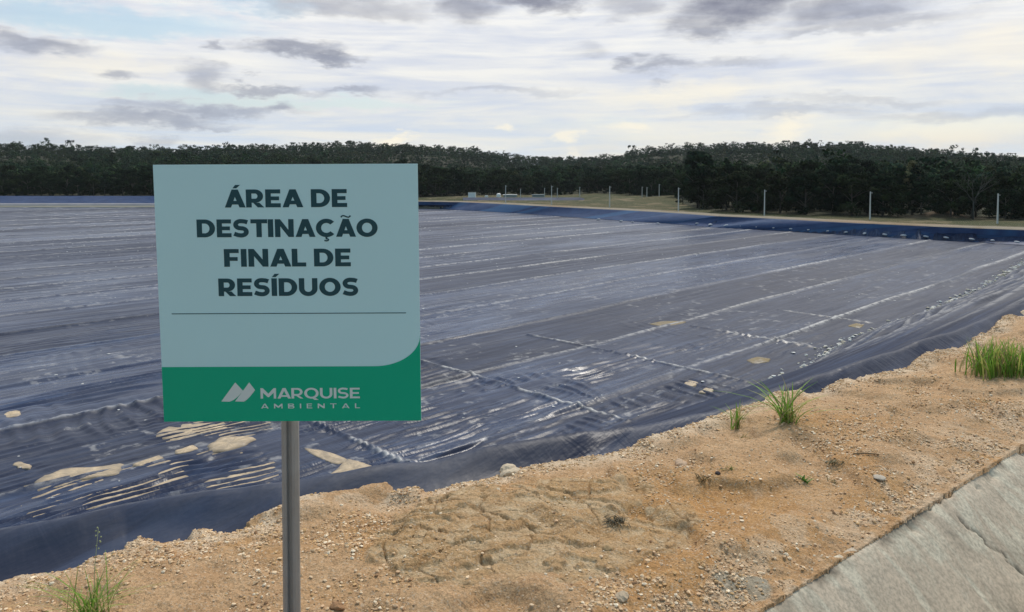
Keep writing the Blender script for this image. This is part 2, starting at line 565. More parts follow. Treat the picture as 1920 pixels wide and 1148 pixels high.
near_dirt = pix([(0, 1087), (60, 1075), (110, 1066), (150, 1060), (182, 1054), (228, 1042), (236, 1018), (262, 1010), (300, 1014), (358, 1011),
                 (364, 993), (385, 989), (405, 1002), (440, 998), (472, 984), (466, 969), (500, 960), (527, 957), (570, 941), (640, 930), (690, 921),
                 (745, 915), (738, 932), (800, 922), (860, 906), (920, 896), (945, 881), (1000, 868), (1080, 857), (1140, 850), (1200, 832),
                 (1260, 815), (1330, 790), (1400, 770), (1440, 747), (1480, 741), (1530, 736), (1560, 722), (1600, 716), (1650, 706), (1692, 698),
                 (1705, 680), (1740, 666), (1800, 651), (1828, 641), (1806, 636), (1850, 622), (1868, 602), (1920, 585)], 0.0)
near_crest = pix([(0, 997), (150, 977), (237, 957), (376, 938), (522, 918), (594, 906), (724, 885), (797, 875), (900, 855), (1000, 838), (1120, 818),
                  (1240, 798), (1340, 775), (1410, 756), (1448, 737), (1540, 708), (1636, 677), (1784, 628), (1920, 570)], 0.05)
toe_r = pix([(1408, 746), (1438, 729), (1517, 679), (1596, 634), (1685, 605), (1745, 582), (1823, 547), (1914, 494), (1985, 463)], ZF)
toe_f = pix([(1920, 460), (1760, 450), (1640, 444), (1560, 439), (1440, 432), (1340, 427), (1260, 420), (1180, 415), (1080, 408), (1000, 402), (900, 396), (860, 394),
             (800, 390), (690, 389)], ZF)
top_f = [tuple(P(px, py, ZB)[:2]) for px, py in [(1915, 433), (1760, 427), (1620, 420.5), (1560, 417.5), (1440, 411), (1340, 406.5), (1260, 400.5), (1180, 396),
                                               (1080, 391), (1000, 387), (900, 381.5), (860, 380), (800, 379), (690, 378.5)]]
c1 = (44.0 * S, 47.0 * S)
TOE = [(-80 * S, -50 * S), (-9.4, 12.4)] + toe_r + toe_f + [(-50 * S, 105 * S), (-150 * S, 103 * S)]
CREST = [(-75 * S, -58 * S)] + near_crest + [c1] + top_f + [(-50 * S, 106.2 * S), (-156 * S, 104.2 * S)]
def pushout(p, k):
    v = Vector(p); n = Vector((0.66, 0.75)) * k
    return (v.x + n.x, v.y + n.y)
DIRT = [(-74.7 * S, -58.4 * S)] + near_dirt + [(c1[0] + 0.5, c1[1])] + [pushout(p, 0.45) for p in top_f] + [(-50 * S, 106.5 * S), (-157 * S, 104.5 * S)]
# flip guard: all three rings run the same way, the distance function does not care

DITCH0 = P(1412, 1148, 0.0); DITCH1 = P(1920, 830, 0.0)
du = Vector((DITCH1.x - DITCH0.x, DITCH1.y - DITCH0.y)).normalized()
dm = Vector((du.y, -du.x))          # towards the camera side


def ditch_t(x, y):
    return (x - DITCH0.x) * dm.x + (y - DITCH0.y) * dm.y


def ditch_s(x, y):
    return (x - DITCH0.x) * du.x + (y - DITCH0.y) * du.y


RIDGE = np.array([(-900, 285), (-300, 283), (0, 281), (200, 284), (300, 283), (435, 278), (560, 276), (650, 271), (740, 272), (800, 276), (860, 281), (900, 285), (950, 293),
                  (1000, 298), (1100, 299), (1160, 297), (1210, 289), (1300, 284), (1400, 283), (1500, 280), (1580, 276), (1650, 279), (1740, 286),
                  (1800, 294), (1920, 303), (2400, 306), (3200, 306)], float)
RD = 640.0


def base_height(x, y):
    """top of the earth before liner, dirt edge or hills"""
    p = (x + y) / math.sqrt(2); q = (y - x) / math.sqrt(2)
    w = np.maximum(ss(14, 60 * S, p), ss(30 * S, 75 * S, q))
    z = ZB * w
    # left: low dike, strip of ground, then the second bank
    zl = zs(-3.28) + (zs(-3.66) - zs(-3.28)) * ss(105.5 * S, 107 * S, y) + (zs(-2.45) - zs(-3.66)) * ss(116 * S, 119.4 * S, y)
    wl = ss(-18 * S, -40 * S, x) * ss(96 * S, 101 * S, y)
    z = z * (1 - wl) + zl * wl
    # middle: dip down to the second lagoon and up again
    zm = ZB + (zs(-3.45) - ZB) * ss(104 * S, 118 * S, y) + (zs(-2.95) - zs(-3.45)) * ss(124.4 * S, 128.2 * S, y)
    wm = ss(-40 * S, -22 * S, x) * ss(17 * S, 9 * S, x) * ss(101 * S, 105 * S, y)
    z = z * (1 - wm) + zm * wm
    return z


def ridge_ground(x, y):
    px = 960 + F * x / np.maximum(y, 1.0)
    px = np.where(y > 1, np.clip(px, -2500, 4000), np.where(x > 0, 4000, -2500))
    yr = np.interp(px, RIDGE[:, 0], RIDGE[:, 1])
    dep = RD * np.cos(np.arctan2(np.abs(x), np.maximum(y, 1)))
    return EYE + dep * (HOR - yr) / F - 6.5


def terrain(x, y):
    x = np.asarray(x, float); y = np.asarray(y, float)
    z = base_height(x, y)
    r = np.hypot(x, y)
    far = ss(300, RD, r) * ss(-0.2, 0.25, y / np.maximum(r, 1))
    z = z * (1 - far) + ridge_ground(x, y) * far
    z = z + ss(230, 420, r) * ss(RD, 480, r) * 17.0 * (fbm(x / 130 + 7, y / 110, 3, 5) - 0.42) + far * 4.0 * (fbm(x / 60, y / 60, 2, 6) - 0.5)
    z = np.where(r > RD, z - (r - RD) * 0.02, z)
    # earth heaps beside the fence
    for (px, dep, rad, h) in ((1765, 65.2, 2.2, 0.55), (1735, 64.2, 2.4, 0.3), (1792, 65.5, 1.5, 0.3), (1270, 104, 9, 0.7)):
        c = D(px, dep * S)
        z = z + h * S * np.exp(-((x - c.x) ** 2 + (y - c.y) ** 2) / (rad * S / 1.5) ** 2)
    return z


def liner_parts(x, y):
    dt = sdist(TOE, x, y)
    dc = sdist(CREST, x, y)
    b = base_height(x, y)
    tt = np.clip(-dc, 0, None) / (np.clip(-dc, 0, None) + np.clip(dt, 0, None) + 1e-6)
    tt = np.where(dt < 0, 1.0, np.where(dc > 0, 0.0, tt))
    z = b * (1 - tt) + ZF * tt
    return z, tt, dt, dc


# ------------------------------------------------------------------ polar grids (finer close to the viewer)
def polar(angles, radii):
    A, R = np.meshgrid(angles, radii)
    return np.sin(A) * R, np.cos(A) * R


def grid_faces(nr, na, closed):
    i = np.arange(nr - 1)[:, None]; j = np.arange(na if closed else na - 1)[None, :]
    j2 = (j + 1) % na
    return np.stack([i * na + j, (i + 1) * na + j, (i + 1) * na + j2, i * na + j2], -1).reshape(-1, 4)[:, ::-1]


def geo(a, b, k):
    n = int(math.log(b / a) / k) + 1
    return np.geomspace(a, b, n)


# ------------------------------------------------------------------ ground
ang = np.concatenate([np.radians(np.linspace(-180, -46, 60)[:-1]), np.radians(np.linspace(-46, 46, 960)), np.radians(np.linspace(46, 180, 60)[1:-1])])
rad = np.concatenate([np.geomspace(0.4, 2.3, 40)[:-1], geo(2.3, 10.5, 0.0024)[:-1], geo(10.5, 60, 0.016)[:-1], geo(60, 330, 0.0052)[:-1], geo(330, 4000, 0.035)])
GX, GY = polar(ang, rad)
sh = GX.shape
gx, gy = GX.ravel(), GY.ravel()
lz, ltt, ldt, ldc = liner_parts(gx, gy)
gr = np.hypot(gx, gy)
nearw = ss(14, 9, gr)
sD = sdist(DIRT, gx, gy)
sDn = sD + nearw * (0.05 * (fbm(gx * 9, gy * 9, 4, 3) - 0.5) + 0.018 * (fbm(gx * 60, gy * 60, 2, 8) - 0.5))
T = terrain(gx, gy)
edge_h = 0.02 + 0.045 * ss(0.35, 0.6, fbm(gx * 3.1, gy * 3.1, 2, 21))
up = edge_h * ss(0.0, 0.07, sDn) + 0.03 * ss(0.0, 0.5, sDn)
z_out = T + np.where(gr < 14, up - 0.005, 0.12 * ss(0, 0.6, sD))
# near relief: soft lumps, crusted mud plates, ruts
lump = 0.038 * (fbm(gx * 1.3, gy * 1.3, 4, 31) - 0.5) + 0.022 * (fbm(gx * 7, gy * 7, 4, 41) - 0.5) + 0.010 * (fbm(gx * 30, gy * 30, 4, 51) - 0.5) + 0.008 * (fbm(gx * 75, gy * 75, 3, 61) - 0.5)
cc_ = P(1010, 1005, 0.02)
ue = (gx - cc_.x) * 0.95 + (gy - cc_.y) * 0.3; ve = -(gx - cc_.x) * 0.3 + (gy - cc_.y) * 0.95
crm = np.exp(-((ue / 0.72) ** 2 + (ve / 0.50) ** 2) ** 1.5)
crm = crm * ss(0.30, 0.55, fbm(gx * 3.2, gy * 3.2, 4, 71) + 0.22 * crm)
wxn = gx * 4.2 + 0.9 * (fbm(gx * 5, gy * 5, 3, 81) - 0.5); wyn = gy * 6.0 + 0.9 * (fbm(gx * 5, gy * 5, 3, 91) - 0.5)
f1, f2, fid = voronoi(wxn, wyn, 7)
hh_ = 4.2 * fbm(gx * 2.6 + 3 + 0.25 * fbm(gx * 9, gy * 9, 3, 83), gy * 4.4 + 1, 4, 78, 0.55) + 0.4 * fid
st_ = np.floor(hh_); fr_ = hh_ - st_
plate = 0.0085 * (st_ + ss(0.0, 0.09, fr_) - 1.0) + 0.006 * (fbm(gx * 45, gy * 45, 3, 87) - 0.5) - 0.006 * ss(0.10, 0.9, fr_)
plate = plate - 0.012 * ss(0.05, 0.015, f2 - f1) * (fid > 0.45)
wob = 0.35 * (fbm(gx * 14, gy * 14, 3, 95) - 0.5)
crust_m = ss(0.30, 0.36, crm + wob * 0.6)
z_near = lump + crust_m * (plate - 0.004)
# smooth orange wash to the right of the plates, slightly hollow
ow = P(1400, 985, 0); orange = np.exp(-((gx - ow.x) / 0.62) ** 2 - ((gy - ow.y) / 0.42) ** 2)
ow2 = P(1150, 1020, 0); orange2 = np.exp(-((gx - ow2.x) / 1.0) ** 4 - ((gy - ow2.y) / 0.55) ** 4)
z_near = z_near * (1 - 0.55 * orange) - 0.02 * orange
dtc = ditch_t(gx, gy)
n_l = fbm(gx * 25, gy * 25, 4, 55)
land = ss(-0.02, 0.12, sD)
z_out = z_out + nearw * z_near * land * ss(0.0, -0.15, dtc)
# cement spill
cs = P(1392, 1112, 0); dcs = np.hypot((gx - cs.x) / 0.13, (gy - cs.y) / 0.105) + 0.5 * (fbm(gx * 12, gy * 12, 3, 15) - 0.5)
spill = ss(1.0, 0.8, dcs)
z_out = z_out + spill * 0.012 * nearw
lw = ss(-0.30, -0.02, dtc) * nearw * (dtc < 1.3)
z_out = z_out * (1 - lw) + lw * (T + 0.014 + 0.028 * (n_l - 0.5))
# slumps towards the drain lip, then cut away under the concrete
inside = lz - 0.03 - np.clip(-sDn * 0.9, 0, 0.5) - (gr > 14) * np.clip(-sDn * 3, 0, 1.2)
zg = np.where(sDn > 0, np.maximum(z_out, inside), np.where(sDn > -0.03, np.minimum(z_out, lz + 0.02) - np.clip(-sDn * 2.0, 0, 0.06), inside))
dsn = ditch_s(gx, gy)
cut = (dtc > 0.03) & (dtc < 1.22) & (dsn > -6) & (dsn < 30)
zg = np.where(cut, -0.75 + base_height(gx, gy), zg)
lipm = ss(-0.25, 0.0, dtc) * (gr < 30) * (dtc < 0.5)
zg = np.where(~cut, zg - 0.0 * lipm, zg)

# colour zones of the soil itself
n_a = fbm(gx * 2.2, gy * 2.2, 5, 101); n_b = fbm(gx * 9, gy * 9, 4, 111); n_c = fbm(gx * 40, gy * 40, 3, 121)
sand = np.array([0.60, 0.40, 0.235]); pale = np.array([0.82, 0.68, 0.52]); ora = np.array([0.56, 0.32, 0.135]); tanc = np.array([0.52, 0.37, 0.21])
C = sand[None] * np.ones((len(gx), 1))
def mixc(C, c, w):
    return C * (1 - w[:, None]) + c[None] * w[:, None]
C = mixc(C, ora, 0.65 * ss(0.5, 0.72, n_a))
C = mixc(C, ora, 0.85 * np.clip(orange * 1.3, 0, 1) * ss(0.25, 0.5, n_b))
C = mixc(C, ora, 0.7 * orange2 * ss(0.3, 0.55, n_b * 0.5 + n_a * 0.5))
C = mixc(C, pale, 0.85 * ss(0.30, 0.03, sDn) * ss(0.3, 0.55, n_b + 0.25 * (gx > -0.4)))
C = mixc(C, pale, 0.5 * ss(-0.55, -0.05, dtc) * ss(0.4, 0.6, n_b))
C = mixc(C, tanc, 0.55 * crust_m)
C = mixc(C, np.array([0.62, 0.475, 0.305]), 0.85 * crust_m * ss(0.3, 0.9, fr_))
C = mixc(C, np.array([0.30, 0.18, 0.085]), 0.5 * crust_m * ss(0.06, 0.02, f2 - f1) * (fid > 0.45))
C = mixc(C, np.array([0.42, 0.40, 0.33]), 0.85 * spill)
# far side: pale track on the berm, grass and weeds behind it
fz = ss(12, 30, gr)
gn = fbm(gx / 3.0, gy / 3.0, 4, 131); gm = fbm(gx / 11.0, gy / 11.0, 4, 141)
gravel = np.array([0.30, 0.27, 0.22]); redd = np.array([0.34, 0.22, 0.14])
weed = np.array([0.042, 0.056, 0.019]); dry = np.array([0.072, 0.072, 0.030]); forest = np.array([0.02, 0.03, 0.016])
Cf = gravel[None] * np.ones((len(gx), 1))
Cf = mixc(Cf, redd, 0.5 * ss(0.55, 0.7, gm))
wg = ss(1.6 * S, 3.2 * S, sD + 2.6 * (gn - 0.5))
Cf = mixc(Cf, weed, wg)
Cf = mixc(Cf, dry, wg * ss(0.45, 0.65, gm) * 0.9)
Cf = mixc(Cf, np.array([0.24, 0.19, 0.12]), 0.6 * ss(0.62, 0.72, gn))
ppx = np.where(gy > 1, 960 + F * gx / np.maximum(gy, 1), np.where(gx > 0, 9000, -9000))
EDGE = np.array([(-700, 124), (285, 123), (450, 124), (700, 130), (790, 131), (880, 142), (930, 146), (1000, 146), (1100, 143), (1180, 130), (1250, 112), (1285, 92), (1310, 81), (1340, 77),
                 (1430, 72.5), (1631, 67.5), (1870, 63), (1920, 62.3), (2300, 56), (3000, 46)], float)


def edge_depth(px):
    return np.interp(px, EDGE[:, 0], EDGE[:, 1]) * S


Cf = mixc(Cf, forest, np.maximum(ss(250, 330, gr), ss(-2.5, 0.5, gy - edge_depth(ppx)) * (gy > 20)))
for (px_h, dep_h, rad_h) in ((1765, 65.2, 2.8), (1735, 64.2, 2.2), (1790, 65.5, 2.0)):
    hc_ = D(px_h, dep_h * S)
    Cf = mixc(Cf, np.array([0.075, 0.055, 0.036]), 0.9 * np.exp(-((gx - hc_.x) ** 2 + (gy - hc_.y) ** 2) / (rad_h * S) ** 2) * ss(0.25, 0.5, gn))
C = C * (1 - fz[:, None]) + Cf * fz[:, None]
V = np.stack([gx, gy, zg], 1)
nr, na = sh
FA = grid_faces(nr, na, True)
V = np.vstack([V, [[0, 0, float(zg[:na].mean())]]])
Cg = np.vstack([C, [sand]])
FAl = FA
me = np_mesh('ground', V, FAl, True, Cg)
ground = link_mesh('ground', me, M_GROUND)
tag(ground, kind='structure')
print('ground verts', len(V))


def near_z(px, py, z0=0.02):
    """height of the finished ground under a surveyed spot"""
    p = P(px, py, z0)
    for _ in range(3):
        a = math.atan2(p.x, p.y); r = math.hypot(p.x, p.y)
        i = int(np.argmin(np.abs(rad - r))); j = int(np.argmin(np.abs(ang - a)))
        p = P(px, py, float(zg[i * na + j]))
    return p


def ground_at(x, y):
    a = math.atan2(x, y); r = math.hypot(x, y)
    return float(zg[int(np.argmin(np.abs(rad - r))) * na + int(np.argmin(np.abs(ang - a)))])


# ------------------------------------------------------------------ liner
lang = np.radians(np.linspace(-50, 50, 1000))
lrad = np.concatenate([geo(2.6, 11, 0.0065)[:-1], geo(11, 45, 0.0024)[:-1], geo(45, 190, 0.0042)])
LX, LY = polar(lang, lrad)
lsh = LX.shape
x, y = LX.ravel(), LY.ravel()
z, tt, dt, dc = liner_parts(x, y)
p = (x + y) / math.sqrt(2); q = (y - x) / math.sqrt(2)
r = np.hypot(x, y)
floor = ss(-0.0, -1.2, dt)                       # 1 on the floor
slope = (dt > 0) & (dc < 0)
# rounded fold along the near crest
fold = 0.085 * np.exp(-((dc + 0.02) / 0.13) ** 2) * ss(30, 14, r)
fold = fold + 0.07 * (fbm(p * 1.3, q * 3, 3, 201) - 0.5) * ss(0.6, 0.0, np.abs(dc)) * ss(30, 14, r)
z = z + fold
z = z - 0.09 * ss(0.05, 0.5, dc) * ss(30, 14, r)
z = np.where((dc > 0.0) & (r > 14), z - 0.5, z)
z = z - 0.45 * ss(0.0, 0.8, dt) * ss(45, 60, r) * ss(76, 86, p)
# wrinkles on the floor: long ripples along the seams, ribs across them, loose crumples
SEAM0, SEAMD = 15.0, 5.2
qs = q + 0.35 * (fbm(p / 14, q / 14, 2, 211) - 0.5) * 2
sph = (qs - SEAM0) / SEAMD
ds = np.abs(sph - np.round(sph)) * SEAMD
kid = np.round(sph)
def ridge(n):
    return 0.5 - 0.5 * np.cos(6.2832 * n)
al = fbm(p / 2.6 + 3, q / 0.42 + 0.5 * fbm(p / 2, q / 2, 2, 5), 2, 221)
ac = fbm(p / 0.50, q / 1.7, 2, 231)
cr = fbm(p / 0.75, q / 0.75, 3, 241)
nearfl = ss(46, 24, r)
m_al = ss(0.34, 0.56, fbm(p / 7, q / 5, 2, 251) + 0.18 * ss(4, -10, x) * ss(30, 18, r))
m_ac = ss(0.40, 0.56, fbm(p / 9 + 5, q / 6, 2, 261)) * (1 - m_al)
m_cr = (1 - np.clip(m_al + m_ac, 0, 1)) * ss(0.50, 0.66, fbm(p / 8 + 9, q / 8, 2, 271))
lft = ss(6, -2, x) * ss(26, 18, r)
wr = (0.13 + 0.05 * lft) * m_al * (ridge(al) ** 1.6 - 0.35) + 0.11 * m_ac * (ridge(ac) ** 1.6 - 0.35) + 0.16 * m_cr * (cr - 0.5)
swave = lambda ph: 0.5 + 0.5 * np.sin(6.2832 * ph)
wq = 0.8 * fbm(p / 4.5, q / 2.2, 2, 501) + 0.35 * fbm(p / 1.6, q / 0.9, 2, 503)
wq2 = 0.8 * fbm(p / 2.2, q / 4.5, 2, 505) + 0.35 * fbm(p / 0.9, q / 1.6, 2, 506)
r_al = swave(q / 0.46 + 0.05 * p + 2.4 * wq)
r_ac = swave(p / 0.62 - 0.22 * q + 3.0 * wq2)
z_al = ss(0.36, 0.52, fbm(p / 3.2, q / 2.6, 2, 507) + 0.10 * lft)
pr_ = (q - 12.0) / SEAMD
fr2 = sph - np.floor(sph)
z_ac = ss(0.40, 0.52, fbm(p / 4.5, q / 2.2, 2, 509)) * (1 - z_al)
z_ac = np.maximum(z_ac, ss(0.50, 0.34, fr2) * ss(0.36, 0.48, fbm(p / 8, kid * 2.3, 2, 513)) * (1 - z_al))
hgt = 0.5 + 0.8 * fbm(p / 2.0, q / 1.2, 2, 511)
zw = np.exp(-((p - 8.0) / 7.5) ** 4 - ((q - 18.4) / 4.6) ** 4)
zr = swave(q / 0.31 + 2.8 * fbm(p / 3.2, q / 2.2, 2, 521) + 0.7 * fbm(p / 1.0, q / 0.6, 2, 523))
zmk = ss(0.36, 0.50, fbm(p / 2.0, q / 1.3, 3, 527))
wr = wr * (1 - 0.85 * zw); z_al = z_al * (1 - zw); z_ac = z_ac * (1 - zw)
wr = 0.28 * wr + zw * zmk * (0.4 + 0.9 * fbm(p / 1.6, q / 0.9, 2, 529)) * 0.085 * (zr ** 1.3 - 0.45) + hgt * (0.085 * z_al * (r_al ** 1.5 - 0.4) + 0.075 * z_ac * (r_ac ** 1.5 - 0.4)) * ss(60, 26, r)
wr = wr * (0.35 + 0.65 * nearfl)
lowf = 0.05 * (fbm(p / 3.5, q / 3.5, 3, 281) - 0.5) + 0.012 * (fbm(p / 0.6, q / 0.25, 3, 285) - 0.5)
lowf = lowf * (1 - 0.6 * zw)
flat = 1 - (1 - zw) * 0.85 * ss(0.52, 0.6, fbm(p / 12 + 40, sph * 1.0, 2, 291))
z = z + floor * (wr * flat + lowf)
# seams stand up a little
hump = 0.085 * np.exp(-(ds / 0.15) ** 2) * ss(0.18, 0.35, fbm(p / 9, kid * 3.7, 2, 301))
z = z + floor * hump
cross = np.full(x.shape, 9.0)
for pc, q0, q1 in ((10.7, 12, 21), (17.0, 12, 24), (23.0, 12, 22), (29.5, 12, 18), (36, 12, 17)):
    pw = pc * S / 1.5 * 1.07 + 0.25 * (fbm(q / 4, q * 0 + pc, 2, 311) - 0.5)
    dcx = np.abs(p - pw) + 5 * ss(q1 * 1.07, q1 * 1.07 + 0.6, q)
    cross = np.minimum(cross, dcx)
z = z + floor * 0.06 * np.exp(-(cross / 0.10) ** 2)
# near slope: taut folds running along the bank
sl_w = slope * ss(140, 60, r)
up_ = np.clip(tt, 0, 1)
fo = fbm(p / 7.0, up_ * 9 + 0.4 * fbm(p / 5, q / 5, 2, 5), 3, 321)
z = z + sl_w * (0.16 * (ridge(fo) ** 3 - 0.3) + 0.17 * (0.3 + fbm(p / 9, up_ * 5, 2, 333)) * (swave(up_ * 17 + 2.2 * fbm(p / 9, up_ * 3, 3, 331)) ** 1.5 - 0.4)) * ss(0, 0.08, up_) * ss(1, 0.9, up_) * ss(6, 14, x + 2) * ss(78, 62, p)
# colour channels: silt film and painted sheen, seam salt and painted highlights, wet
film = floor * (0.35 + 0.65 * ss(0.35, 0.6, fbm(p / 16, q / 7, 3, 341))) * ss(24, 42, r)
film = np.maximum(film, floor * 0.55 * ss(0.5, 0.65, fbm(p / 5, q / 2.5, 3, 345)) * ss(14, 20, r))
film = np.maximum(film, 0.8 * ss(-0.10, 0.02, dc) * ss(0.26, 0.08, dc) * ss(14, 8, r) * ss(0.3, 0.6, fbm(p * 1.5, q * 6, 3, 346)))  # top of the near roll lightened in colour to stand in for sheen
right_strip = ss(3.2, 0.4, -dt) * (dt < 0) * ss(30, 42, p)
film = np.maximum(film, right_strip * (0.5 + 0.5 * ridge(ac)))
farb = slope * ss(78, 90, p)
film = np.maximum(film, farb * 0.0 * ss(0.56, 0.66, fbm(q / 0.9 + 0.6 * tt, q * 0 + 2, 3, 347)) * ss(0.45, 0.55, fbm(q / 9, q * 0, 2, 349)))
darkp = ss(0.50, 0.66, fbm(p / 22 + 3, sph * 0.9, 3, 351)) * floor
film = film * (1 - 0.9 * darkp)
film = np.maximum(film, slope * ss(4, 9, x) * ss(85, 75, p) * 0.9 * ss(0.80, 0.97, swave(up_ * 17 + 2.2 * fbm(p / 9, up_ * 3, 3, 331))) * ss(0.35, 0.6, fbm(p / 5, up_ * 9, 3, 335)))  # highlights on the slope's fold crests, put into the colour
kv = 0.5 + 0.5 * hash2(kid, kid * 0 + 3, 8)
sm = kv * np.exp(-(ds / (0.06 + 0.0017 * r)) ** 2) * (0.25 + 0.75 * ss(0.36, 0.55, fbm(p / 15 + 2, kid * 5.1, 2, 361))) * floor * (0.5 + 0.5 * ss(8, 40, p))  # pale seam lines: salt plus glossy highlights painted in
sm = np.maximum(sm, 0.8 * np.exp(-(cross / 0.07) ** 2) * floor * ss(0.42, 0.6, fbm(q / 1.5, p * 0, 3, 371)))
crumb = ss(0.66, 0.74, fbm(p / 0.55, q / 0.40, 4, 381, 0.65)) * floor * ss(0.45, 0.62, fbm(p / 4, q / 4, 2, 391)) * ss(120, 50, r)
sm = np.maximum(sm, crumb * 0.3)
sm = np.maximum(sm, slope * ss(4, 9, x) * ss(85, 75, p) * 0.34 * ss(0.72, 0.97, swave(up_ * 17 + 2.2 * fbm(p / 9, up_ * 3, 3, 331))) * ss(0.30, 0.55, fbm(p / 5, up_ * 9, 3, 335)))  # painted highlights along the fold crests of the right slope
stripe = slope * (r > 40) * 0.0
wet = floor * ss(0.004, -0.02, wr + lowf * 0.6) * ss(60, 25, r)
SLP = (1 - 0.75 * ss(5, 9, x) * ss(85, 75, p)) * ((1 - floor) * (1 - 4.2 * ss(-0.25, 0.0, dc) * ss(14, 9, r) * (0.22 + 0.78 * ss(0.6, -1.0, x)))).astype(np.float32)
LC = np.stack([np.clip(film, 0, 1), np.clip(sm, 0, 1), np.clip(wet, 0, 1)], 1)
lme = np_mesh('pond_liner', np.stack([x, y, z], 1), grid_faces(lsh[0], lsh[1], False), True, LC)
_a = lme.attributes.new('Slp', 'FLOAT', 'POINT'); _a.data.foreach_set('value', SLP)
# drop faces well outside the basin
liner = link_mesh('pond_liner', lme, M_LINER)
bmx = bmesh.new(); bmx.from_mesh(lme)
bmx.verts.ensure_lookup_table()
out = (dc > 1.2)
kill = [bmx.verts[i] for i in np.nonzero(out)[0]]
bmesh.ops.delete(bmx, geom=kill, context='VERTS')
bmx.to_mesh(lme); bmx.free()
tag(liner, 'large dark plastic liner sheet with welded seams and wrinkles lining the wide basin', 'pond liner')
LZ = z.reshape(lsh)


def floor_z(x_, y_):
    a = math.atan2(x_, y_); r_ = math.hypot(x_, y_)
    return float(LZ[int(np.argmin(np.abs(lrad - r_))), int(np.argmin(np.abs(lang - a)))])


def bank_sheet(name, pts, mat, label, cat, lift=0.14, tint=0.0):
    """thick sheet laid on a bank: pts = list of (bottom, top) points"""
    bm = bmesh.new(); rows = []
    for (a, b_) in pts:
        a = Vector(a); b_ = Vector(b_)
        over = (b_ - a); over.z = 0; over.normalize()
        prof = [a - over * 0.3 + Vector((0, 0, 0.02)), a.lerp(b_, 0.35), a.lerp(b_, 0.7), b_, b_ + over * 0.6 + Vector((0, 0, 0.02)), b_ + over * 0.6 + Vector((0, 0, -0.6)), a - over * 0.3 + Vector((0, 0, -0.6))]
        rows.append([bm.verts.new(v + Vector((0, 0, lift))) for v in prof])
    for r0, r1 in zip(rows, rows[1:]):
        for k in range(len(r0)):
            bm.faces.new((r0[k], r0[(k + 1) % len(r0)], r1[(k + 1) % len(r0)], r1[k]))
    bm.faces.new(rows[0][::-1]); bm.faces.new(rows[-1])
    bmesh.ops.recalc_face_normals(bm, faces=bm.faces)
    o = bm_obj(name, bm, mat)
    a = o.data.color_attributes.new('Col', 'FLOAT_COLOR', 'POINT')
    cl_ = np.tile(np.array([0.05, 0, 0, 1], np.float32), (len(o.data.vertices), 1))
    if tint:
        nn_ = len(pts)
        tv = np.repeat(rng.random(nn_ // 4 + 2) ** 3, 4)[:nn_] * tint * (rng.random(nn_) > 0.2)
        for i_, (a_, b2_) in enumerate(pts):
            px_i = 960 + F * a_[0] / a_[1]
            if 903 < px_i < 957 or 968 < px_i < 985:
                tv[i_] = 0.6
        cl_[:, 0] += np.repeat(tv, 7)
    a.data.foreach_set('color', cl_.ravel())
    a = o.data.attributes.new('Slp', 'FLOAT', 'POINT'); a.data.foreach_set('value', np.ones(len(o.data.vertices), np.float32))
    return tag(o, label, cat)


def resample(poly, n):
    pl = np.array(poly); seg = np.hypot(*np.diff(pl, axis=0).T); cum = np.concatenate([[0], np.cumsum(seg)]); s_ = np.linspace(0, cum[-1], n)
    return np.stack([np.interp(s_, cum, pl[:, 0]), np.interp(s_, cum, pl[:, 1])], 1)


T1c = toe_r[-1]
lo_ = resample([T1c] + toe_f, 160); hi_ = resample([c1] + top_f, 160)
pts = [((a[0], a[1], ZF - 0.03), (b_[0], b_[1], ZB + 0.0)) for a, b_ in zip(lo_, hi_)]
bank_sheet('bank_liner', pts, M_BANK, 'long dark blue plastic liner band on the far right bank below the fence posts', 'pond liner', 0.05, 0.5)
pts = []
for xx in np.linspace(-160 * S, -34 * S, 60):
    yy = 115 * S + 0.3 * math.sin(xx * 0.3)
    pts.append(((xx, yy, zs(-3.56)), (xx, yy + 3.6 * S, zs(-2.33))))
bank_sheet('bank_liner', pts, M_BANK, 'straight dark blue plastic liner on the far left bank below the trees', 'pond liner')
# pale silt line along the foot of that bank and on the low dike
pts = []
for px in np.linspace(868, 1096, 30):
    a = D(px, 123 * S); b_ = D(px, 127.2 * S)
    pts.append(((a.x, a.y, zs(-3.25)), (b_.x, b_.y, zs(-2.88))))
bank_sheet('bank_liner', pts, M_LINER, 'narrow purple liner bank of the second lagoon behind the fence', 'pond liner')


def strip(name, x0, x1, y0, y1, zz, h, mat, label, cat):
    bm = bmesh.new()
    n = 80; rows = []
    for i in range(n + 1):
        xx = x0 + (x1 - x0) * i / n
        w = (y1 - y0) * (0.75 + 0.5 * random.random())
        ym = (y0 + y1) / 2 + 0.2 * math.sin(i * 0.9)
        rows.append([bm.verts.new(v) for v in ((xx, ym - w / 2, zz - 0.3), (xx, ym - w / 4, zz + h), (xx, ym + w / 4, zz + h), (xx, ym + w / 2, zz - 0.3))])
    for r0, r1 in zip(rows, rows[1:]):
        for k in range(3):
            bm.faces.new((r0[k], r0[k + 1], r1[k + 1], r1[k]))
        bm.faces.new((r0[3], r0[0], r1[0], r1[3]))
    bm.faces.new(rows[0][::-1]); bm.faces.new(rows[-1])
    bmesh.ops.recalc_face_normals(bm, faces=bm.faces)
    return tag(bm_obj(name, bm, mat, smooth=True), label, cat)


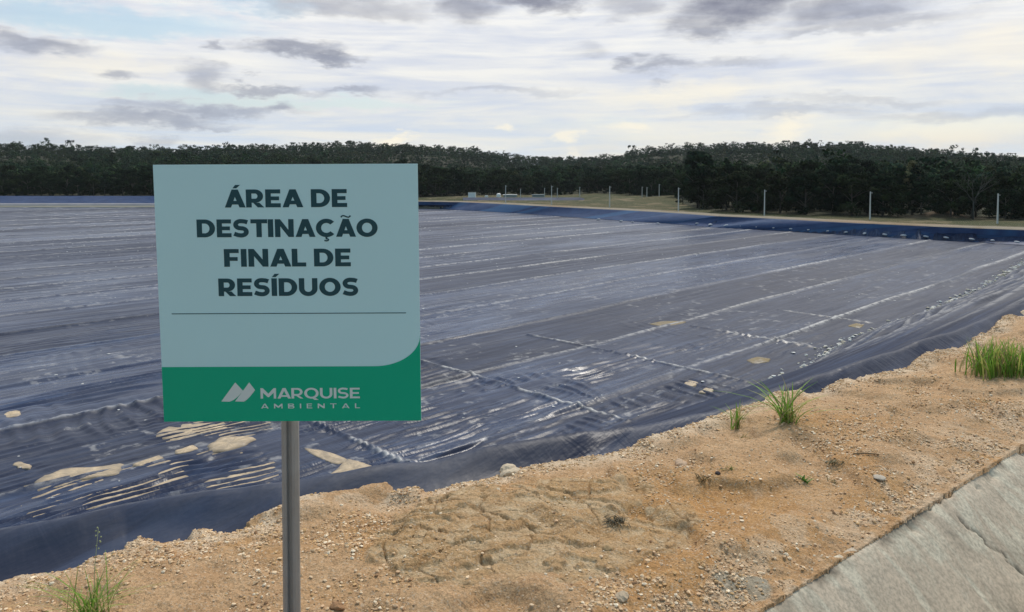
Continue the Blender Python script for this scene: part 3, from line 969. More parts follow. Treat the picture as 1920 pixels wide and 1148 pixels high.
M_PALE_SILT = plain('pale_dry_silt', (0.36, 0.34, 0.35), 0.9, 0, 0.1, 0.2, 0.5)
strip('silt_ridge', -160 * S, -36 * S, 112.6 * S, 114.6 * S, zs(-3.56), 0.55, M_PALE_SILT, 'long pale grey silt strip at the foot of the far left blue bank', 'silt')
strip('silt_ridge', -160 * S, -36 * S, 103.6 * S, 105.0 * S, zs(-3.33), 0.30, plain('pale_dike_soil', (0.40, 0.35, 0.28), 0.9, 0, 0.1, 0.2, 0.5),
      'thin beige soil dike along the far left edge of the basin', 'dike')

# ------------------------------------------------------------------ silt patches on the floor
def silt(name, outline, mat, label, lift=0.02, mound=0.02):
    pts_ = [P(a, b_, ZF) for a, b_ in outline]
    c = sum(pts_, Vector()) / len(pts_)
    # densify and roughen the outline
    ring = []
    n = len(pts_)
    for i in range(n):
        a, b_ = pts_[i], pts_[(i + 1) % n]
        for k in range(6):
            v = a.lerp(b_, k / 6)
            ring.append(v + Vector((random.uniform(-1, 1), random.uniform(-1, 1), 0)) * (0.035 * (b_ - a).length / 3 + 0.02))
    sd_ = random.random() * 90
    for i_, v in enumerate(ring):
        k_ = 1 + 0.55 * (float(fbm(np.array([v.x * 2.2 + sd_]), np.array([v.y * 2.2]), 4, 19)[0]) - 0.5)
        ring[i_] = c + (v - c) * k_
    ring = [(ring[i_ - 1] + ring[i_] * 2 + ring[(i_ + 1) % len(ring)]) / 4 for i_ in range(len(ring))]
    bm = bmesh.new(); rows = []
    for j, f in enumerate((1.0, 0.92, 0.75, 0.5, 0.25)):
        rows.append([bm.verts.new((c.x + (v.x - c.x) * f, c.y + (v.y - c.y) * f, ZF + lift - 0.012 + (-0.05 if j == 0 else mound * (1 - f * f)) + random.uniform(-1, 1) * 0.006)) for v in ring])
    cv = bm.verts.new((c.x, c.y, ZF + lift + mound))
    m_ = len(ring)
    for r0, r1 in zip(rows, rows[1:]):
        for k in range(m_):
            bm.faces.new((r0[k], r0[(k + 1) % m_], r1[(k + 1) % m_], r1[k]))
    for k in range(m_):
        bm.faces.new((rows[-1][k], rows[-1][(k + 1) % m_], cv))
    bmesh.ops.recalc_face_normals(bm, faces=bm.faces)
    o = bm_obj(name, bm, mat, smooth=True)
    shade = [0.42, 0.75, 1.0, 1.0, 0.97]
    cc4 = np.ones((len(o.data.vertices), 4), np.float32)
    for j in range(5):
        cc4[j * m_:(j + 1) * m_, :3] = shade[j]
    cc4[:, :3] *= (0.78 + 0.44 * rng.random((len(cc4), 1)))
    a = o.data.color_attributes.new('Col', 'FLOAT_COLOR', 'POINT'); a.data.foreach_set('color', cc4.ravel())
    return tag(o, label, 'silt patch', 'patches of sandy silt lying on the liner')


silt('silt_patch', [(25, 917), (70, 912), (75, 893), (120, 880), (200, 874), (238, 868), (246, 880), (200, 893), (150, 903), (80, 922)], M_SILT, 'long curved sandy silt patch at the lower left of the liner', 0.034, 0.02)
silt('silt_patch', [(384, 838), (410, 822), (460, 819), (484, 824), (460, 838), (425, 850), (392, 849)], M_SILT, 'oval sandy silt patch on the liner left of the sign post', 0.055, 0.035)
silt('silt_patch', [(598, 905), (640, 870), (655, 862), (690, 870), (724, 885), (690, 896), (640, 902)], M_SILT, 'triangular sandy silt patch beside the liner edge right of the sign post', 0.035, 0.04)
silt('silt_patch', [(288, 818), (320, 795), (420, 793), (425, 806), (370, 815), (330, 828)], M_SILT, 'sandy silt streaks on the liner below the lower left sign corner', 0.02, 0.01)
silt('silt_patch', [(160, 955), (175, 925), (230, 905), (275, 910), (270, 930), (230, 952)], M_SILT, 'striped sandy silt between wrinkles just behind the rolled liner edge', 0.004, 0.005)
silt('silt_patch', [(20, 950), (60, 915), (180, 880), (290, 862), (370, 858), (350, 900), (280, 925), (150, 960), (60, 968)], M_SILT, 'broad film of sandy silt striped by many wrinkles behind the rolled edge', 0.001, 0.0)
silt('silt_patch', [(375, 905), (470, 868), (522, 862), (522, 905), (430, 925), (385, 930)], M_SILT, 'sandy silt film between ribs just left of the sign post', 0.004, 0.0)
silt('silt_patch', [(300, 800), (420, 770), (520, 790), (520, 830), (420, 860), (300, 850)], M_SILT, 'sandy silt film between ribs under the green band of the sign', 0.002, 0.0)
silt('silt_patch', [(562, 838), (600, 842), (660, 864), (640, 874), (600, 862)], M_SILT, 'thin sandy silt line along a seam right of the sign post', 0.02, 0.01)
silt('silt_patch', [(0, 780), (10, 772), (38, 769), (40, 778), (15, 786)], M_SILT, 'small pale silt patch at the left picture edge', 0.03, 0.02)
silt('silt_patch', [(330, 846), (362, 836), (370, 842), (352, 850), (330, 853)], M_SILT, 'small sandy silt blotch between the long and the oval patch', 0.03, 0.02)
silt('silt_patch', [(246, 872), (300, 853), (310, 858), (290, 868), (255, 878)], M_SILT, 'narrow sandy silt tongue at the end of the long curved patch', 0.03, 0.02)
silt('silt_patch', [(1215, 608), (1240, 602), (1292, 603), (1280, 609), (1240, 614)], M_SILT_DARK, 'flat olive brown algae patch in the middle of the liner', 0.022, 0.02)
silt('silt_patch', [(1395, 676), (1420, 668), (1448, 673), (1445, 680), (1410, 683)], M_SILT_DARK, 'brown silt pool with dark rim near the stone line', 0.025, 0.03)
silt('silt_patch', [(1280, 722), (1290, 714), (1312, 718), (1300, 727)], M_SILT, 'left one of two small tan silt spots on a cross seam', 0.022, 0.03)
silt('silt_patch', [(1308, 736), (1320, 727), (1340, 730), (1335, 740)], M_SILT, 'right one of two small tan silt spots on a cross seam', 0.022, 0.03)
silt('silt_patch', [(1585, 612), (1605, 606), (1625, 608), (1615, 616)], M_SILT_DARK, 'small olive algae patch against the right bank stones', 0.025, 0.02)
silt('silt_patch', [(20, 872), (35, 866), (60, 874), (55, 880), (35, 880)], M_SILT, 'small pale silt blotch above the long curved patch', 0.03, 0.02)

# ------------------------------------------------------------------ stones
def ico(sub=1):
    bm = bmesh.new(); bmesh.ops.create_icosphere(bm, subdivisions=sub, radius=1)
    v = np.array([tuple(a.co) for a in bm.verts]); f = np.array([[a.index for a in q_.verts] for q_ in bm.faces])
    bm.free(); return v, f


ICOV, ICOF = ico(1)


def stones(name, pos_, size, cols, squash=0.65):
    n = len(pos_)
    jit = 1 + 0.35 * rng.uniform(-1, 1, (n, len(ICOV), 1))
    v = ICOV[None] * jit
    sc = size[:, None, None] * np.stack([rng.uniform(.8, 1.35, n), rng.uniform(.8, 1.2, n), squash * rng.uniform(.8, 1.2, n)], 1)[:, None, :]
    v = v * sc
    a = rng.uniform(0, 6.28, n); ca, sa = np.cos(a)[:, None], np.sin(a)[:, None]
    v = np.stack([v[:, :, 0] * ca - v[:, :, 1] * sa, v[:, :, 0] * sa + v[:, :, 1] * ca, v[:, :, 2]], -1) + pos_[:, None, :]
    f = ICOF[None] + (np.arange(n) * len(ICOV))[:, None, None]
    c = np.repeat(cols, len(ICOV), 0)
    me_ = np_mesh(name, v.reshape(-1, 3), f.reshape(-1, 3), False, c)
    return link_mesh(name, me_, M_STONE)


vis = np.nonzero((gr > 2.4) & (gr < 10) & (np.abs(np.arctan2(gx, gy)) < math.radians(44)) & (sDn > 0.0) & (dtc < -0.005))[0]
cell = (gr[vis] ** 1.6) * 1.0                         # polar cells grow with distance
w_ = cell * (0.12 + 1.0 * ss(0.40, 0.62, n_a[vis]) + 2.2 * ss(0.28, 0.0, sDn[vis]) * (gx[vis] > -0.6) + 0.7 * ss(-0.4, 0, dtc[vis])) * (1 - 0.8 * np.clip(orange[vis] * 1.2, 0, 1)) * (1 - 0.88 * crust_m[vis])
w_ = w_ * (0.15 + ss(0.4, 0.55, n_b[vis]))
NP_ = 60000
pick = rng.choice(vis, NP_, p=w_ / w_.sum())
size = 0.0022 + 0.0068 * rng.random(NP_) ** 4.5
ps = np.stack([gx[pick] + rng.normal(0, .004, NP_), gy[pick] + rng.normal(0, .004, NP_), zg[pick] + size * 0.25], 1)
pal = np.array([[0.72, 0.54, 0.36], [0.66, 0.46, 0.28], [0.56, 0.36, 0.18], [0.84, 0.70, 0.52], [0.34, 0.20, 0.11], [0.58, 0.39, 0.24]])
cols = pal[rng.choice(6, NP_, p=[.26, .24, .2, .1, .08, .12])] * rng.uniform(0.8, 1.15, (NP_, 1))
o = stones('gravel', ps, size, cols)
tag(o, 'loose pale and brown gravel scattered over the sandy berm', kind='stuff')


def along(poly, n, lo, hi):
    pl = np.array(poly); seg = np.hypot(*np.diff(pl, axis=0).T); cum = np.concatenate([[0], np.cumsum(seg)])
    s_ = rng.uniform(lo * cum[-1], hi * cum[-1], n)
    return np.stack([np.interp(s_, cum, pl[:, 0]), np.interp(s_, cum, pl[:, 1])], 1), s_ / cum[-1]


n = 1500
pp, sfrac = along(toe_r, n, 0.0, 1.0)
dens = rng.random(n) < np.where(sfrac < 0.25, 1.0, 0.45) * (0.35 + 0.65 * (vnoise(sfrac * 40, sfrac * 0, 4) > 0.45))
pp = pp[dens]; sfrac = sfrac[dens]; n = len(pp)
off = rng.normal(-0.1, 0.22 + 0.1 * (sfrac < 0.15), n)
size = (0.035 + 0.085 * rng.random(n) ** 2)
px_ = pp[:, 0] - 0.7 * off; py_ = pp[:, 1] + 0.7 * off
pz = np.array([floor_z(a, b_) for a, b_ in zip(px_, py_)]) + size * 0.3
cols = np.array([[0.62, 0.60, 0.55], [0.5, 0.46, 0.38], [0.7, 0.7, 0.68], [0.33, 0.33, 0.22]])[rng.choice(4, n, p=[.4, .25, .25, .1])]
tag(stones('ballast_stones', np.stack([px_, py_, pz], 1), size, cols, 0.5), 'line of whitish ballast stones along the foot of the right bank', kind='stuff')
# scattered pale flakes of dried foam and debris on the floor
n = 3400
rr_ = np.sqrt(rng.uniform(14 ** 2, 120 ** 2, n)); aa_ = rng.uniform(-0.62, 0.62, n)
fx_, fy_ = np.sin(aa_) * rr_, np.cos(aa_) * rr_
dens = (sdist(TOE, fx_, fy_) < -0.5) & (vnoise(fx_ / 5, fy_ / 5, 77) > 0.52)
fx_, fy_, rr_ = fx_[dens], fy_[dens], rr_[dens]; n = len(fx_)
size = (0.016 + 0.075 * rng.random(n) ** 3) * (0.6 + 0.4 * np.clip(rr_ / 60, 0, 1.5))
pz = np.array([floor_z(a, b_) for a, b_ in zip(fx_, fy_)]) + size * 0.1
tag(stones('foam_flakes', np.stack([fx_, fy_, pz], 1), size, np.full((n, 3), 0.6) * rng.uniform(.75, 1.15, (n, 1)), 0.25), 'small whitish flakes of debris scattered over the liner floor', kind='stuff')


def rock(px, py, rad_, color, label, squash=0.6):
    v = near_z(px, py)
    bm = bmesh.new(); bmesh.ops.create_icosphere(bm, subdivisions=3, radius=1)
    sd = random.random() * 50
    arr = np.array([tuple(a.co) for a in bm.verts])
    k = 1 + 0.5 * (fbm(arr[:, 0] * 1.3 + sd, arr[:, 1] * 1.3 + arr[:, 2] * 1.1, 4, 9) - 0.5) * 1.6
    for a, kk in zip(bm.verts, k):
        a.co = Vector((a.co.x * 1.25, a.co.y, a.co.z * squash)) * float(kk) * rad_
    o = bm_obj('rock', bm, plain('rock_surface', color, 0.9, 0, 0.2, 0.25, 60, 0.004, 150))
    o.location = v + Vector((0, 0, rad_ * squash * 0.35)); o.rotation_euler = (0, 0, random.random() * 6)
    return tag(o, label, 'rock')


rock(1276, 872, 0.032, (0.50, 0.36, 0.25), 'pale pinkish rock on the gravel near the liner edge')
rock(1648, 896, 0.026, (0.46, 0.40, 0.33), 'pale grey rock flush in the gravel beside the drain', 0.3)
rock(1346, 889, 0.014, (0.05, 0.04, 0.04), 'small black rock on the orange soil')
rock(1166, 1122, 0.022, (0.44, 0.35, 0.25), 'grey brown rock at the bottom edge of the sandy berm')
rock(1140, 1030, 0.02, (0.42, 0.28, 0.15), 'brown rock on the cracked mud')
rock(955, 888, 0.05, (0.56, 0.46, 0.34), 'pale sandy clod hanging over the liner edge')
rock(632, 1140, 0.022, (0.30, 0.17, 0.09), 'reddish brown rock right of the sign post foot')

# ------------------------------------------------------------------ concrete drain
prof = [(-0.05, -0.12), (-0.05, -0.03), (-0.015, 0.004), (0.03, 0.0), (0.07, -0.025)]
for k in range(1, 17):
    prof.append((0.07 + 0.42 * k / 16, -0.02 - 0.40 * k / 16))
prof += [(0.53, -0.445), (0.62, -0.455), (0.72, -0.45), (0.78, -0.43), (0.98, -0.22), (1.16, -0.02), (1.2, 0.015), (1.26, 0.015), (1.26, -0.12)]
su = np.concatenate([np.linspace(-4, -0.6, 20), np.arange(-0.58, 4.2, 0.012), np.linspace(4.3, 20, 40)])
PT = np.array(prof)
# finer steps across
fine_p = []
for a, b_ in zip(PT, PT[1:]):
    k = max(1, int(np.hypot(*(b_ - a)) / 0.014))
    for i in range(k):
        fine_p.append(a + (b_ - a) * i / k)
fine_p.append(PT[-1]); fine_p = np.array(fine_p)
SU, PTI = np.meshgrid(su, np.arange(len(fine_p)), indexing='ij')
tt_ = fine_p[PTI, 0]; zz_ = fine_p[PTI, 1]
edge_n = 0.035 * (fbm(SU * 5, SU * 0 + 2, 4, 401) - 0.5) + 0.03 * (fbm(SU * 1.2, SU * 0 + 4, 2, 402) - 0.5)
tt2 = tt_ + edge_n * ss(0.2, -0.02, tt_)
zz2 = zz_ + 0.014 * (fbm(SU * 2, tt_ * 2, 3, 411) - 0.5) + 0.006 * (fbm(SU * 18, tt_ * 18, 3, 421) - 0.5)
chip = ss(0.60, 0.72, fbm(SU * 6, tt_ * 9, 3, 431)) * ss(0.09, 0.02, np.abs(tt_ - 0.01))
zz2 = zz2 - 0.03 * chip
# crack running down the slab
ck0 = P(1780, 950, -0.05)
s0 = float(ditch_s(ck0.x, ck0.y))
crk = np.abs(SU - (s0 - 0.05 + 0.35 * (tt_ - 0.15) + 0.22 * (fbm(tt_ * 9, tt_ * 0 + 1, 4, 441, 0.6) - 0.5)))
crack = ss(0.011, 0.003, crk) * (tt_ > 0.10) * (tt_ < 0.5)
zz2 = zz2 - 0.014 * crack
XD = DITCH0.x + du.x * SU + dm.x * tt2; YD = DITCH0.y + du.y * SU + dm.y * tt2
zb_ = base_height(XD.ravel(), YD.ravel()).reshape(XD.shape)
joint = np.zeros(SU.shape)
Cd = np.ones(SU.shape + (3,))
Cd = Cd * (1 - 0.8 * crack)[..., None]
mosss = ss(0.05, 0.0, np.abs(tt_ - 0.03)) * ss(0.45, 0.6, fbm(SU * 5, tt_ * 5, 4, 451))
Cd = Cd * (1 - 0.6 * mosss)[..., None]
dirtm = ss(-0.40, -0.445, zz_) * ss(0.3, 0.5, fbm(SU * 4, tt_ * 6, 4, 461) + 0.1)
Cd = Cd * (1 - dirtm)[..., None] + dirtm[..., None] * np.array([0.25, 0.22, 0.15])
VD = np.stack([XD, YD, zz2 + zb_], -1).reshape(-1, 3)
o = link_mesh('drainage_channel', np_mesh('drainage_channel', VD, grid_faces(len(su), len(fine_p), False)[:, ::-1], True, Cd.reshape(-1, 3)), M_CONCRETE)
tag(o, 'weathered grey concrete drainage channel with a cracked sloping side beside the sandy berm', 'drainage channel')

# ------------------------------------------------------------------ grass tufts
def tuft(px, py, n, h, spread, label, blade=0.006, lean=0.5, cols=((0.13, 0.27, 0.03), (0.20, 0.36, 0.05), (0.24, 0.40, 0.06), (0.36, 0.40, 0.11), (0.42, 0.35, 0.16)), upright=1.0, name='grass_clump', cat='grass clump', rx=0.02):
    v0 = near_z(px, py)
    Vs, Fs, Cs = [], [], []
    for i in range(n):
        a = random.random() * 6.283
        b0 = Vector((random.gauss(0, rx), random.gauss(0, rx * 0.7), -0.01))
        hh = h * random.uniform(0.45, 1.0)
        ln = lean * random.uniform(0.2, 1.0) * spread
        dirv = Vector((math.cos(a), math.sin(a) * 0.8, 0))
        side = Vector((-math.sin(a), math.cos(a), 0))
        tw = random.uniform(-0.8, 0.8)
        side = (side * math.cos(tw) + dirv * math.sin(tw))
        bw = blade * random.uniform(0.6, 1.2)
        c = np.array(cols[random.randrange(len(cols))]) * random.uniform(0.8, 1.2)
        i0 = len(Vs)
        for k in range(6):
            f = k / 5
            pt = b0 + dirv * (ln * f ** 1.8 * hh * 2) + Vector((0, 0, hh * (f - 0.28 * ln * f ** 2.5 * 1.6)))
            w = bw * (0.55 + 0.6 * f) * (1 - f ** 3) + 0.0004
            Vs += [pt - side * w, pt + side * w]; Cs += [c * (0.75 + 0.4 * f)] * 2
        for k in range(5):
            Fs.append((i0 + 2 * k, i0 + 2 * k + 1, i0 + 2 * k + 3, i0 + 2 * k + 2))
    me_ = np_mesh(name, np.array([tuple(a) for a in Vs]), np.array(Fs), True, np.array(Cs))
    o = link_mesh(name, me_, M_GRASS)
    o.location = v0
    return tag(o, label, cat)


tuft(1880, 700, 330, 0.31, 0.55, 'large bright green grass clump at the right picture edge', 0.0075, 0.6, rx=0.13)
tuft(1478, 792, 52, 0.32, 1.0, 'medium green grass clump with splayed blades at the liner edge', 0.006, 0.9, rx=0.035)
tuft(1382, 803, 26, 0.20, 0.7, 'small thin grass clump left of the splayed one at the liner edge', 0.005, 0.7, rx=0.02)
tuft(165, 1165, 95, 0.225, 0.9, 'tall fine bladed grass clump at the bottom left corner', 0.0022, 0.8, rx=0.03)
tuft(1508, 902, 14, 0.055, 0.9, 'tiny leafy green sprout in the gravel', 0.007, 1.0, ((0.09, 0.22, 0.03), (0.14, 0.28, 0.05)), rx=0.01, name='seedling', cat='seedling')
tuft(1368, 880, 16, 0.045, 1.0, 'tiny yellowish sprout on the gravel below the thin grass clump', 0.003, 1.0, ((0.20, 0.22, 0.06),), rx=0.012, name='seedling', cat='seedling')
tuft(1388, 822, 12, 0.05, 1.0, 'dry yellow sprout under the thin grass clump', 0.003, 1.0, ((0.28, 0.24, 0.09),), rx=0.012, name='seedling', cat='seedling')
tuft(1318, 898, 22, 0.05, 1.1, 'brown dry tuft on the gravel beside the small black rock', 0.003, 1.0, ((0.17, 0.13, 0.06),), rx=0.016, name='dry_tuft', cat='dry tuft')
tuft(1562, 905, 12, 0.04, 1.0, 'short dry tuft right of the leafy sprout', 0.003, 1.0, ((0.20, 0.17, 0.07),), rx=0.012, name='dry_tuft', cat='dry tuft')
tuft(1685, 730, 30, 0.045, 1.3, 'flat straw coloured tuft near the liner edge', 0.003, 1.0, ((0.25, 0.20, 0.08), (0.18, 0.16, 0.06)), rx=0.03, name='dry_tuft', cat='dry tuft')
tuft(1856, 757, 18, 0.05, 1.1, 'small olive tuft below the large grass clump', 0.003, 1.0, ((0.16, 0.17, 0.06),), rx=0.018, name='dry_tuft', cat='dry tuft')
tuft(1155, 975, 60, 0.03, 1.6, 'dark dead weed lying on the cracked mud', 0.003, 1.2, ((0.07, 0.06, 0.035), (0.12, 0.10, 0.06)), rx=0.025, name='dead_weed', cat='dead weed')
tuft(1560, 866, 26, 0.03, 1.5, 'flat dark weed in the gravel above the leafy sprout', 0.003, 1.2, ((0.12, 0.11, 0.05),), rx=0.018, name='dead_weed', cat='dead weed')
bm = bmesh.new()
a, b_ = near_z(1600, 853), near_z(1648, 854)
add_tube(bm, [a + Vector((0, 0, .006)), a.lerp(b_, .5) + Vector((0, 0.004, .009)), b_ + Vector((0, 0, .006))], [.004, .0045, .003], 8)
tag(bm_obj('twig', bm, M_TWIG, smooth=True), 'short straight dry twig lying on the gravel', 'twig')

# wildflower stem by the liner at bottom left
bm = bmesh.new()
v0 = near_z(176, 1150)
top = v0 + Vector((0.012, 0.02, 0.30))
add_tube(bm, [v0, v0.lerp(top, .5) + Vector((-.006, 0, 0)), top], [.0015, .001, .0007], 6)
for k in range(9):
    c = top + Vector((random.uniform(-.008, .008), random.uniform(-.008, .008), -k * 0.009))
    r_ = bmesh.ops.create_icosphere(bm, subdivisions=1, radius=0.0032)
    for v in r_['verts']:
        v.co += c
tag(bm_obj('weed_stem', bm, plain('weed_green', (0.30, 0.34, 0.18), .8), smooth=True), 'thin seeding weed stem in front of the rolled liner edge', 'weed')

# ------------------------------------------------------------------ sign
SD = 2.35
def sgn(px, py):
    """panel coordinates (metres from panel centre) for a photograph pixel on the face"""
    u = (py - 308) / 483
    xl = 286 + 17 * u; xr = 784 + 3 * u
    return ((px - xl) / (xr - xl) - 0.5) * SW, (0.5 - u) * SH


SW = 0.826; SH = 0.824
pc = P(539, 549, EYE - (549 - HOR) / F * SD)
pc.z = EYE - SD * (553.5 - HOR) / F * 1.0
pc.x = (539.5 - 960) / F * SD; pc.y = SD
foot_z = ground_at(pc.x + 0.01, pc.y + 0.03)
sign = empty('information_sign', (pc.x, pc.y + 0.03, foot_z), 'square pale information sign with a green bottom band on a grey steel post', 'sign')
frame = bpy.data.objects
tilt = Matrix.Rotation(math.radians(2.2), 4, 'X') @ Matrix.Rotation(math.radians(-0.25), 4, 'Y')
Mface = Matrix.Translation((0, -0.03, pc.z - foot_z)) @ tilt


def panel_bm(polys, depth0, depth1, bev=False):
    """prisms in the panel plane: x right, z up, front towards -y"""
    bm = bmesh.new()
    for poly in polys:
        ar = sum(poly[i][0] * poly[(i + 1) % len(poly)][1] - poly[(i + 1) % len(poly)][0] * poly[i][1] for i in range(len(poly)))
        if ar < 0:
            poly = poly[::-1]
        fr = [bm.verts.new(Mface @ Vector((a, -depth1, b_))) for a, b_ in poly]
        bk = [bm.verts.new(Mface @ Vector((a, -depth0, b_))) for a, b_ in poly]
        bm.faces.new(fr); bm.faces.new(bk[::-1])
        for k in range(len(poly)):
            k2 = (k + 1) % len(poly)
            bm.faces.new((bk[k], bk[k2], fr[k2], fr[k]))
    bmesh.ops.recalc_face_normals(bm, faces=bm.faces)
    return bm


rect = lambda x0, y0, x1, y1: [(x0, y0), (x1, y0), (x1, y1), (x0, y1)]
panel = bm_obj('panel', panel_bm([rect(-SW / 2, -SH / 2, SW / 2, SH / 2)], -0.0015, 0.0015), M_SIGN, sign)
yb = sgn(540, 686)[1]; xa = sgn(700, 686)[0]; yr = sgn(784, 628)[1]
band = [(-SW / 2 + .0004, -SH / 2 + .0004), (SW / 2 - .0004, -SH / 2 + .0004), (SW / 2 - .0004, yr)]
for k in range(1, 19):
    a = math.pi / 2 * k / 18
    band.append((xa + (SW / 2 - .0004 - xa) * math.cos(a), yr + (yb - yr) * math.sin(a)))
band.append((-SW / 2 + .0004, yb))
bm_obj('green_band', panel_bm([band], 0.0016, 0.0022), M_GREEN, sign)
l0 = sgn(319, 585); l1 = sgn(760, 585)
bm_obj('divider_line', panel_bm([rect(l0[0], l0[1] - .0012, l1[0], l1[1] + .0012)], 0.0016, 0.0022), M_DARK, sign)


# geometric sans letters, unit cap height; each returns (polygons, advance width)
def arc(cx, cy, rx, ry, a0, a1, n=18):
    return [(cx + rx * math.cos(math.radians(a0 + (a1 - a0) * i / n)), cy + ry * math.sin(math.radians(a0 + (a1 - a0) * i / n))) for i in range(n + 1)]


def stroke(pts_, w):
    """quads along a centre line"""
    L, R = [], []
    for i, p_ in enumerate(pts_):
        a = Vector(pts_[max(0, i - 1)]); b_ = Vector(pts_[min(len(pts_) - 1, i + 1)])
        t_ = (b_ - a).normalized(); nn = Vector((-t_.y, t_.x)) * w / 2
        L.append((p_[0] + nn.x, p_[1] + nn.y)); R.append((p_[0] - nn.x, p_[1] - nn.y))
    return [L + R[::-1]]


def ring(outer, inner):
    n = len(outer)
    return [[outer[i], outer[i + 1], inner[i + 1], inner[i]] for i in range(n - 1)]


def glyph(ch, W=0.262, k=1.0):
    """W stem width, k horizontal stretch"""
    H = W * 0.86
    acc = None
    base_ch = {'Á': ('A', 'acute'), 'Í': ('I', 'acute'), 'Ã': ('A', 'tilde'), 'Ç': ('C', 'ced')}.get(ch)
    if base_ch:
        ch, acc = base_ch
    P_ = []
    if ch == 'A':
        w = 0.98; m_ = w / 2; tw = W * 0.56
        def half(s_):
            ox = lambda v: m_ + s_ * v
            sl_ = (m_ - tw) / 1.0                      # outer edge run per unit height
            inn = lambda yy: (tw + sl_ * (1 - yy)) - W * 1.10
            cb0, cb1 = 0.165, 0.165 + H * 0.9
            yap = 1 - (W * 1.10 - tw) / sl_
            return [(ox(m_), 0), (ox(inn(0)), 0), (ox(inn(cb0)), cb0), (ox(0), cb0), (ox(0), cb1), (ox(inn(cb1)), cb1), (ox(0), yap), (ox(0), 1), (ox(tw), 1)]
        P_ = [half(1), half(-1)]
    elif ch in 'EFL':
        w = 0.72 if ch == 'E' else (0.70 if ch == 'F' else 0.66)
        P_ = [rect(0, 0, W, 1)]
        if ch in 'EL':
            P_.append(rect(W, 0, w, H))
        if ch in 'EF':
            P_.append(rect(W, 1 - H, w - 0.01, 1))
            mid = 0.5 if ch == 'E' else 0.44
            P_.append(rect(W, mid - H * .47, w - 0.07, mid + H * .47))
    elif ch == 'I':
        w = W; P_ = [rect(0, 0, W, 1)]
    elif ch == 'T':
        w = 0.82; P_ = [rect(0, 1 - H, w, 1), rect(w / 2 - W / 2, 0, w / 2 + W / 2, 1 - H)]
    elif ch == 'N':
        w = 0.92
        P_ = [[(0, 0), (W, 0), (W, 0.60), (w - W * .98, 0), (w, 0), (w, 1), (w - W, 1), (w - W, 0.40), (W * .98, 1), (0, 1)]]
    elif ch == 'M':
        w = 1.12; c = w / 2
        P_ = [[(0, 0), (W * .9, 0), (W * .9, .56), (c - W * .22, .14), (c + W * .22, .14), (w - W * .9, .56), (w - W * .9, 0), (w, 0), (w, 1), (w - W * .86, 1), (c, .46), (W * .86, 1), (0, 1)]]
    elif ch == 'D':
        w = 0.90
        o_ = [(W, 1)] + [(0.40 + (w - 0.40) * math.cos(a), .5 + .5 * math.sin(a)) for a in np.linspace(math.pi / 2, -math.pi / 2, 25)] + [(W, 0)]
        i_ = [(W, 1 - H)] + [(0.40 + (w - W * 1.03 - 0.40) * math.cos(a), .5 + (.5 - H) * math.sin(a)) for a in np.linspace(math.pi / 2, -math.pi / 2, 25)] + [(W, H)]
        P_ = [rect(0, 0, W, 1)] + ring(o_, i_)
    elif ch in 'RB':
        w = 0.83
        def bowl(y0, y1, wx):
            cx = wx - (y1 - y0) / 2 * 1.02; cy = (y0 + y1) / 2; h_ = (y1 - y0) / 2
            o_ = [(W, y1)] + [(cx + (wx - cx) * math.cos(a), cy + h_ * math.sin(a)) for a in np.linspace(math.pi / 2, -math.pi / 2, 19)] + [(W, y0)]
            i_ = [(W, y1 - H)] + [(cx + (wx - W - cx) * math.cos(a), cy + (h_ - H) * math.sin(a)) for a in np.linspace(math.pi / 2, -math.pi / 2, 19)] + [(W, y0 + H)]
            return ring(o_, i_)
        P_ = [rect(0, 0, W, 1)]
        if ch == 'R':
            P_ += bowl(0.26, 1, w - 0.02)
            P_.append([(w * .40, .26), (w * .40 + W * 1.12, .26 + .0), (w + .02, 0), (w + .02 - W * 1.15, 0)])
        else:
            P_ += bowl(0, 0.52, w) + bowl(0.5205, 1, w - .05)
    elif ch in 'OQ':
        w = 1.04
        o_ = [(w / 2 + w / 2 * math.cos(a), .5 + .515 * math.sin(a)) for a in np.linspace(0, 2 * math.pi, 49)]
        i_ = [(w / 2 + (w / 2 - W * 1.03) * math.cos(a), .5 + (.515 - H * 1.03) * math.sin(a)) for a in np.linspace(0, 2 * math.pi, 49)]
        P_ = ring(o_, i_)
        if ch == 'Q':
            P_.append([(w * .56, -.005), (w * .80, .02), (w * 1.0, -.14), (w * .72, -.14)])
    elif ch == 'C':
        w = 0.90; R_ = 0.515
        an = np.radians(np.linspace(42, 318, 37))
        o_ = [(R_ + R_ * math.cos(a), .5 + R_ * math.sin(a)) for a in an]
        i_ = [(R_ + (R_ - W * .98) * math.cos(a), .5 + (R_ - H * 1.05) * math.sin(a)) for a in an]
        P_ = ring(o_, i_)
    elif ch == 'U':
        w = 0.90; ry = 0.42
        an = np.linspace(math.pi, 2 * math.pi, 25)
        o_ = [(0, 1)] + [(w / 2 + w / 2 * math.cos(a), ry + (ry + .015) * math.sin(a)) for a in an] + [(w, 1)]
        i_ = [(W, 1)] + [(w / 2 + (w / 2 - W) * math.cos(a), ry + (ry + .015 - H * 1.05) * math.sin(a)) for a in an] + [(w - W, 1)]
        P_ = ring(o_, i_)
    elif ch == 'S':
        w = 0.78; hw = H
        x0 = W / 2; x1 = w - W / 2; c = w / 2
        top_ = 1.012 - hw / 2; bot = -0.012 + hw / 2; mid = 0.5
        cl = [(w - .07, top_ - .065), (w - .20, top_ - .018), (c + .02, top_)]
        cl += arc(c - .02, (top_ + mid) / 2 + .0, c - .02 - x0, (top_ - mid) / 2, 90, 250, 16)
        cl += [(c - .04, mid + .045), (c + .04, mid - .045)] if False else []
        low = arc(c + .02, (bot + mid) / 2, x1 - c - .02, (mid - bot) / 2, 70, -90, 16)
        cl += low
        cl += [(c - .04, bot), (.22, bot + .025), (.05, bot + .095)]
